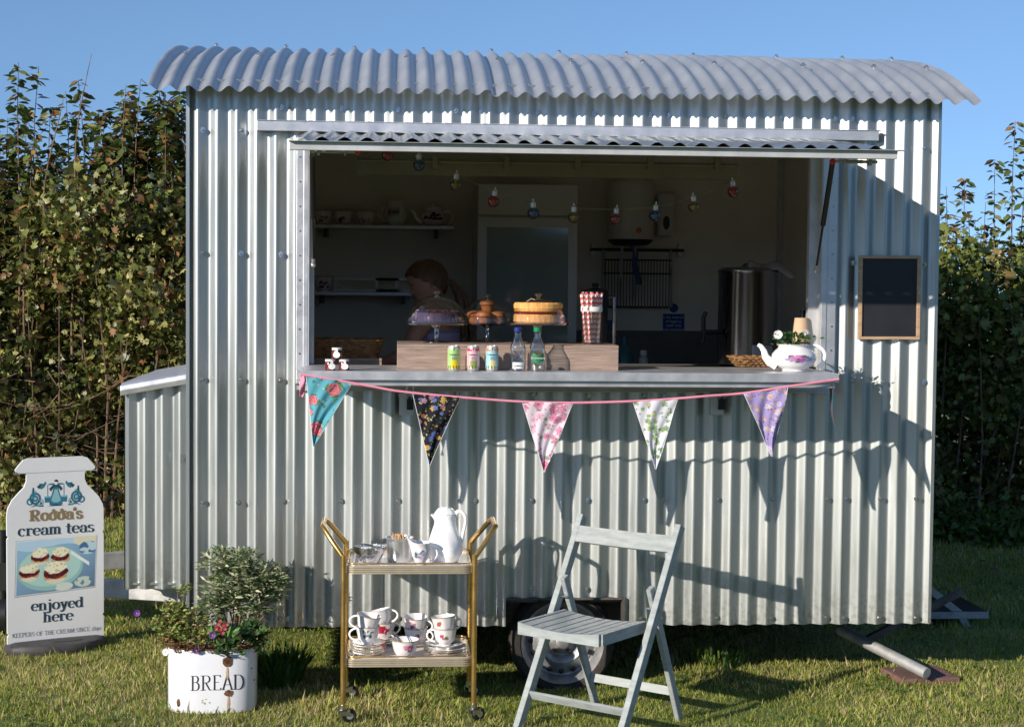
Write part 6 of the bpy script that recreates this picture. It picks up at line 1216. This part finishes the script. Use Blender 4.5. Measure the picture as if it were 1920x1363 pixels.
for px, py, dy, lab in ((399,1190,-.135,'deep purple petunia in front of the primrose leaves'),(369,1219,-.135,'purple petunia hanging over the bread bin rim'),(257,1149,-.03,'purple flower on a stalk reaching out to the left')):
    q = sp_(px, py, dy); t = flower('petunia', lab, 'flower', (bc_.x+q.x, bc_.y+q.y, q.z), .0135, 'purplepetal', 6, (-.2,-1,.2), stem=(.02,.03,-.04), group='purple flowers in the bread bin')
q = sp_(311,1222,-.05); flower('petunia', 'pale lilac bloom hanging at the left corner of the bread bin', 'flower', (bc_.x+q.x, bc_.y+q.y, q.z), .014, 'whitepetal', 5, (-.5,-1,.2), stem=(.02,.03,.0), group='purple flowers in the bread bin')
m = MB(); a = sp_(258,1150,-.03)+bc_; b_ = sp_(325,1195,-.03)+bc_; m.tube(smooth([a, a.lerp(b_,.35)+Vector((0,0,-.02)), b_]), .0016, 5); o = obj('flower_stalk', m, 'green_stem'); tag(o, 'thin stalk carrying the flower left of the bread bin', 'stem')
# ------------------------------------------------------------------ things on the grass at the right
p = gr(1725, 1272); t = thing('paving_slab', 'reddish slab lying under the corner steady', 'slab', (p.x, p.y+.0, 0), .12); m = MB(); m.box((0,0,.014),(.28,.24,.032)); obj('slab', m, 'brick', t, False, bevel=.006)
p = gr(1772, 1172); t = thing('step', 'dark folding step standing behind the right end of the hut', 'step', (p.x, p.y+.15, 0), 0); m = MB(); m.box((0,0,.07),(.42,.40,.03)); obj('tread', m, 'blackmetal', t, False, bevel=.004); m = MB(); m.box((0,-.202,.065),(.43,.01,.035)); obj('edge', m, 'galvold', t, False)
a, b_, c = [at(x_,y_,1.3)-Vector(t.location) for x_,y_ in ((1744,1105),(1800,1150),(1833,1212))]; m = MB(); m.bar(a+Vector((-.15,0,.12)), b_, .012, .036, (0,1,0)); m.bar(b_, c, .012, .036, (0,1,0)); obj('bent_strut', m, 'galvold', t, False)

# ------------------------------------------------------------------ lawn blades
def patch(x, y): return (np.sin(x*1.9+1.3*np.sin(y*1.1))+np.sin(y*2.7+x*.6+1.7*np.sin(x*1.3))+.7*np.sin(x*6.1+y*4.3)+.6*np.sin(y*9.1-x*5.2))/3.3
def blades(n, x0, x1, y0, y1, s0, s1, seed):
    rg = np.random.default_rng(seed); x = rg.uniform(x0,x1,n); y = rg.uniform(y0,y1,n)
    q = patch(x, y); keep = rg.random(n) < .80+.2*q; x, y, q = x[keep], y[keep], q[keep]; n = len(x)
    az = rg.uniform(0,6.28,n); lean = rg.gamma(2,.28,n); f = np.stack([np.cos(az)*lean, np.sin(az)*lean, np.ones(n)],1)
    cols = np.array([(.19,.28,.04),(.32,.39,.065),(.46,.47,.10),(.54,.48,.18),(.70,.56,.32),(.11,.18,.025)]); p = rg.random(n)+.28*(-q)
    idx = np.digitize(p, [.18,.44,.70,.87,.955]); idx = np.where(p < .05, 5, idx); idx = np.clip(idx,0,5); idx = np.where((p >= .955), 4, idx)
    C = cols[idx]*rg.uniform(.75,1.25,(n,1)); S = rg.uniform(s0,s1,n)*(1-.3*q)*(1+.35*np.sin(x*23+3*np.sin(y*17))*np.sin(y*21+2*np.sin(x*13)))
    return np.stack([x,y,np.full(n,-.002)],1), rotmats(f, rg.uniform(0,6.28,n)), S, C
A = [blades(260000,-2.6,3.7,-1.5,1.2,.015,.030,1), blades(170000,-4.2,5.4,1.2,6.0,.03,.05,2), blades(9000,-2.6,3.7,-1.4,.8,.03,.05,3)]
o = scatter('grass', BLADE_T[0], BLADE_T[1], *[np.concatenate([a[i] for a in A]) for i in range(4)], 'grassblade'); tag(o, 'mown lawn with dry yellow patches around the hut', 'grass', kind='stuff')
def tuft(loc, n, r, h, cols, label, lean=.35, tm=BLADE_T, seed=4, cat='grass tuft', name='grass_tuft'):
    rg = np.random.default_rng(seed); t = thing(name, label, cat, loc); a = rg.uniform(0,6.28,n); q = r*rg.random(n)**.5; f = np.stack([np.cos(a)*lean+rg.normal(0,.15,n), np.sin(a)*lean+rg.normal(0,.15,n), np.ones(n)],1)
    o = scatter('blades', tm[0], tm[1], np.stack([q*np.cos(a), q*np.sin(a), np.zeros(n)],1), rotmats(f, rg.uniform(0,6.28,n)), rg.uniform(.5,1,n)*h, np.array(cols)[rg.integers(0,len(cols),n)], 'grassblade', t); o['kind'] = 'stuff'
p = gr(518,1290); tuft((p.x,p.y+.05,0), 420, .09, .20, [(.08,.17,.03),(.12,.22,.05),(.06,.12,.02)], 'tall uncut grass tuft behind the right side of the bread bin', .25)
p = gr(2,1085); tuft((p.x,p.y,0), 60, .10, .38, [(.16,.26,.05),(.24,.32,.08),(.10,.18,.03)], 'clump of broad yellow green blades at the left edge behind the sign', .35, seed=6)
p = gr(1350,1245); tuft((p.x,p.y,0), 160, .12, .11, [(.12,.22,.04),(.2,.28,.07)], 'little grass tuft in the shade under the hut right of the chair', .3, seed=7)

# ------------------------------------------------------------------ hedges
def hedge(label, X0, X1, Yb, Hf, n, cols, low, twigs, seed, leaf=.062, shoots=(), tw_low=1.0, wtop=.9):
    rg = np.random.default_rng(seed); t = thing('hedge', label, 'hedge', ((X0+X1)/2, Yb+.6, 0)); ox, oy = (X0+X1)/2, Yb+.6
    nc = n//16; cx = rg.uniform(X0,X1,nc); hz = Hf(cx); cz = hz*rg.random(nc)**.82; gap = np.sin(cx*5.3+cz*3.7)+np.sin(cx*2.1-cz*6.3)+np.sin(cz*11+cx*9.7)*.8; keep = (rg.random(nc) < np.clip(low+(1-low)*(cz/1.1),0,1))&((gap > -1.15)|(cz < .5)|(rg.random(nc) < .25)); cx, cz = cx[keep], cz[keep]; nc = len(cx)
    bump = .22*np.sin(cx*3.1+cz*2.3)+.16*np.sin(cx*6.7-cz*5.1)+.1*np.sin(cz*9+cx*2); cy = Yb+.25+bump+np.abs(rg.normal(0,.42,nc)); ci = rg.integers(0,len(cols),nc)
    k = 16; P = np.repeat(np.stack([cx,cy,cz],1),k,axis=0)+rg.normal(0,1,(nc*k,3))*np.array([.12,.10,.10]); N = len(P)
    P[:,2] = np.abs(P[:,2])+.01; d = rg.normal(0,1,(N,3))+np.array([-.25,-.75,.15]); mixc = np.where(rg.random(N) < .6, np.repeat(ci,k), rg.integers(0,len(cols),N))
    C = np.clip(np.array(cols)[mixc]*rg.uniform(.75,1.55,(N,1))*np.array([1.08,1.0,.95]), 0, .6); P[:,0] -= ox; P[:,1] -= oy
    o = scatter('foliage', LOBE_T[0], LOBE_T[1], P, rotmats(d, rg.uniform(0,6.28,N)), rg.gamma(7,.14,N).clip(.45,1.9)*leaf, C, 'leaf', t); o['kind'] = 'stuff'
    # dark backing leaves deeper in, the hedge's inner shade put into their colour
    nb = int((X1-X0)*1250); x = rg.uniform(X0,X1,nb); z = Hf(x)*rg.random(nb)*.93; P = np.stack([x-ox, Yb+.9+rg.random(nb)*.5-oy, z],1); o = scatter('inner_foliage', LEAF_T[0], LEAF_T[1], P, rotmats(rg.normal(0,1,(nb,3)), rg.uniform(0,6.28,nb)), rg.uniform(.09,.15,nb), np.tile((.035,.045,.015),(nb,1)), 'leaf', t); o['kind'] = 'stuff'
    m = MB(); rr = random.Random(seed)
    for i in range(twigs):
        x = rr.uniform(X0,X1)-ox; y = Yb+rr.uniform(.1,.8)-oy; H1 = float(Hf(np.array([x+ox]))[0])*rr.uniform(.55,1.0); lx = rr.uniform(-.35,.35)
        m.tube([(x,y,0),(x+lx*.3+rr.uniform(-.05,.05),y+rr.uniform(-.1,.1),H1*.4),(x+lx+rr.uniform(-.08,.08),y+rr.uniform(-.1,.1),H1)], [.011,.007,.002], 5, cap=False)
    for i in range(int(twigs*2.2*tw_low)):
        x = rr.uniform(X0,X1)-ox; y = Yb+rr.uniform(-.05,.45)-oy; z = rr.uniform(.02,1.15); a = rr.uniform(0,6.28); L = rr.uniform(.15,.5)
        e = (x+L*math.cos(a), y+rr.uniform(-.12,.12), max(.01, z+L*math.sin(a)*.7)); m.tube([(x,y,z), tuple((p+q)/2+rr.uniform(-.05,.05) for p,q in zip((x,y,z),e)), e], [.0045,.003,.001], 4, cap=False)
    o = obj('twigs', m, 'bark', t, kind='stuff')
    # upright leafy shoots, each a part
    for si, (x, y, z0, z1, lean, nl, ls, tm, pal) in enumerate(shoots):
        nl = int(nl*1.35)
        rg2 = np.random.default_rng(seed*100+si); pts = [Vector((x-ox+lean*f*f+.02*math.sin(f*5+si), y-oy+.03*math.sin(f*4+si), z0+(z1-z0)*f)) for f in np.linspace(0,1,7)]
        m = MB(); m.tube(pts, [.010*(1-f*.8) for f in np.linspace(0,1,7)], 6, cap=False); st = obj('shoot', m, 'bark', t)
        if nl:
            f = rg2.random(nl)**.75; zz_ = z0+(z1-z0)*f; X = x-ox+lean*f*f+.02*np.sin(f*5+si); Yy = y-oy+.03*np.sin(f*4+si); a = rg2.uniform(0,6.28,nl); off = rg2.uniform(0,.09,nl)*(1.15-f)
            P = np.stack([X+np.cos(a)*off, Yy+np.sin(a)*off, zz_],1); d = np.stack([np.cos(a), np.sin(a), rg2.uniform(-.8,.35,nl)],1); C = np.array(pal)[rg2.integers(0,len(pal),nl)]*rg2.uniform(.7,1.3,(nl,1))
            o = scatter('leaves', tm[0], tm[1], P, rotmats(d, rg2.normal(0,.5,nl)), rg2.uniform(.6,1.15,nl)*ls, C, 'leaf', st); o['kind'] = 'stuff'
    return t
PAL = [(.11,.14,.035),(.16,.19,.05),(.08,.105,.028),(.30,.31,.10),(.40,.40,.19),(.22,.24,.07),(.11,.14,.035),(.20,.11,.05)]
PALU = [(.10,.14,.03),(.15,.19,.05),(.08,.11,.028),(.22,.24,.08),(.26,.15,.06)]
def hx(px, Y): return at(px, 500, Y).x
def hz(px, py, Y): return at(px, py, Y).z
rr = random.Random(21); SL = []
for px, py, ln in ((30,118,.05),(62,125,.06),(15,300,.0),(85,200,.02),(128,170,-.03),(160,150,-.04),(198,300,.02),(228,160,.05),(255,150,.03),(285,205,-.02),(262,250,.0),(300,170,.04),(330,190,.02),(345,240,.0),(180,280,.03),(105,300,-.02),(50,260,.02),(-30,180,0),(-70,230,.03),(320,300,-.02),(215,260,.0),(240,300,.02),(5,220,.02),(140,260,.0)):
    Y = 5.4+rr.uniform(0,.5); SL.append((hx(px,Y), Y, 1.2, hz(px,py,Y), ln, rr.randint(75,120), .098, LEAF_T, PALU))
for i in range(26): x = rr.uniform(-5,1.2); SL.append((x, 5.5+rr.uniform(0,.5), 1.3, rr.uniform(2.7,3.15), rr.uniform(-.06,.06), 80, .095, LEAF_T, PALU))
for i in range(34): px = rr.uniform(190,360) if i < 20 else rr.uniform(-40,190); Y = 5.5+rr.uniform(0,.5); SL.append((hx(px,Y), Y, 1.6, hz(px, (rr.uniform(165,260) if px > 190 else rr.uniform(230,340)), Y), rr.uniform(-.08,.08), 130, .088, LEAF_T, PALU))
SL += [(hx(145,5.3), 5.25, hz(145,440,5.3), hz(170,103,5.3), .10, 0, .05, LEAF_T, PALU), (hx(90,5.3), 5.25, hz(90,440,5.3), hz(117,178,5.3), .11, 0, .05, LEAF_T, PALU)]
hedge('tall autumn hedge left of the hut with leafy upright shoots and bare stalks', -6.2, 1.2, 5.05, lambda x: 2.48+.10*np.sin(x*3)+.08*np.sin(x*7.3), 100000, PAL, .55, 150, 31, leaf=.052, shoots=SL, tw_low=1.7)
SR = []
for px, py, ln, nl in ((1895,228,.02,110),(1872,300,-.05,60),(1912,250,.03,90),(1935,300,.0,80),(1800,335,.02,110),(1775,350,.0,90),(1835,420,.03,70),(1850,380,-.02,60),(1990,330,.0,90),(1765,400,.01,80),(1818,400,-.02,70),(1890,450,.02,60),(2050,400,0,80),(1785,430,.01,60),(1860,470,0,50),(1910,460,0,60)):
    Y = 4.5+rr.uniform(0,.4); SR.append((hx(px,Y), Y, .9, hz(px,py,Y), ln, nl, .085, LEAF_T, PALU+[(.14,.19,.05)]))
for i in range(22): x = rr.uniform(1.3,8); SR.append((x, 4.5+rr.uniform(0,.5), 1.0, rr.uniform(2.0,2.45), rr.uniform(-.06,.06), 55, .08, LEAF_T, PALU))
hedge('lower sunlit hedge right of the hut with slender saplings rising out of it', 1.2, 8.5, 4.1, lambda x: 1.95+.10*np.sin(x*3.3)+.07*np.sin(x*8.3), 80000, [(.10,.14,.03),(.14,.19,.04),(.20,.25,.06),(.28,.32,.10),(.08,.11,.025),(.24,.19,.08),(.14,.18,.045)], .88, 110, 32, leaf=.052, shoots=SR, tw_low=.5)
rg = np.random.default_rng(40)
for px, py, s_ in ((1850,1010,.5),(1790,1005,.35),(1900,1015,.4)):
    p = gr(px, py+8); n = 260; t = thing('nettle_clump', ('leafy green weed clump in front of the right hedge','small weed clump at the hedge foot close to the hut','bright weed clump at the hedge foot by the right edge')[(1850,1790,1900).index(px)], 'weeds', (p.x, p.y, 0), 0, 'weeds at the foot of the right hedge')
    P = np.stack([rg.normal(0,s_*.35,n), rg.normal(0,.12,n), np.abs(rg.normal(.08,.09,n))],1); o = scatter('foliage', LEAF_T[0], LEAF_T[1], P, rotmats(rg.normal(0,1,(n,3))+np.array([0,-.5,.4]), rg.uniform(0,6.28,n)), rg.uniform(.05,.09,n), np.array([(.10,.18,.03),(.16,.24,.05),(.08,.12,.02)])[rg.integers(0,3,n)], 'leaf', t); o['kind'] = 'stuff'
# the field's far hedge behind the viewpoint, seen mirrored in the metal and the fridge glass
n = 9000; x = rg.uniform(-60,60,n); z = rg.random(n)**.8*(2.9+.5*np.sin(x*.35)+.35*np.sin(x*.9)); P = np.stack([x, -30+rg.normal(0,.8,n), z],1)
o = scatter('far_hedge', LEAF_T[0], LEAF_T[1], P, rotmats(rg.normal(0,1,(n,3)), rg.uniform(0,6.28,n)), rg.uniform(.8,1.6,n), np.array([(.05,.06,.02),(.09,.09,.03),(.12,.08,.04)])[rg.integers(0,3,n)], 'leaf'); tag(o, 'far field hedge mirrored in the fridge door glass', 'hedge', kind='stuff')
# fallen leaves
n = 260; x = rg.uniform(-3,5,n); y = rg.uniform(.8,4.8,n); o = scatter('fallen_leaves', LEAF_T[0], LEAF_T[1], np.stack([x,y,np.full(n,.045)],1), rotmats(np.stack([rg.normal(0,1,n),rg.normal(0,1,n),rg.normal(0,.15,n)],1), rg.normal(0,.3,n)), rg.uniform(.04,.07,n), np.array([(.25,.12,.04),(.32,.22,.08),(.14,.07,.03)])[rg.integers(0,3,n)], 'leaf'); tag(o, 'brown fallen leaves scattered on the lawn near the hedge', 'leaves', kind='stuff')

# small marks and odds and ends
p = at(252,1113,1.16); t = text('AL-KO', .052, 'chassis', hut, (p.x, p.y-.03, p.z-.02), rot=(PI/2,0,R(-17)), name='lettering')
p = at(1140,622,BW-.004); t = thing('blue_notice', 'small blue notice half hidden behind the black insulated jug', 'notice', (p.x, BW-.001, p.z)); m = MB(); m.box((0,-.001,0),(.10,.001,.14)); obj('panel', m, 'bluesign', t, False)
rr = random.Random(51)
for k in range(9):
    stain(375+rr.uniform(0,18), 1312+rr.uniform(-8,8), rr.uniform(.6,1.8), rr.uniform(.6,1.5), M.setdefault('moss', mat('moss_speck',(.40,.40,.22),.8)), 'moss_speck', 60+k, .0019)
rg = np.random.default_rng(66); n = 2600; cx = rg.uniform(-2.6,3.7,n//13); cy = rg.uniform(-1.4,2.5,n//13); x = np.repeat(cx,13)+rg.normal(0,.03,len(cx)*13); y = np.repeat(cy,13)+rg.normal(0,.03,len(cy)*13); n = len(x)
o = scatter('lawn_weeds', LEAF_T[0], LEAF_T[1], np.stack([x,y,rg.uniform(.008,.022,n)],1), rotmats(np.stack([rg.normal(0,1,n),rg.normal(0,1,n),rg.uniform(.1,.8,n)],1), rg.normal(0,.3,n)), rg.uniform(.014,.028,n), np.array([(.07,.15,.03),(.11,.20,.04),(.16,.24,.07)])[rg.integers(0,3,n)], 'leaf'); tag(o, 'small broad leaved weeds and clover growing in the lawn', 'weeds', kind='stuff')
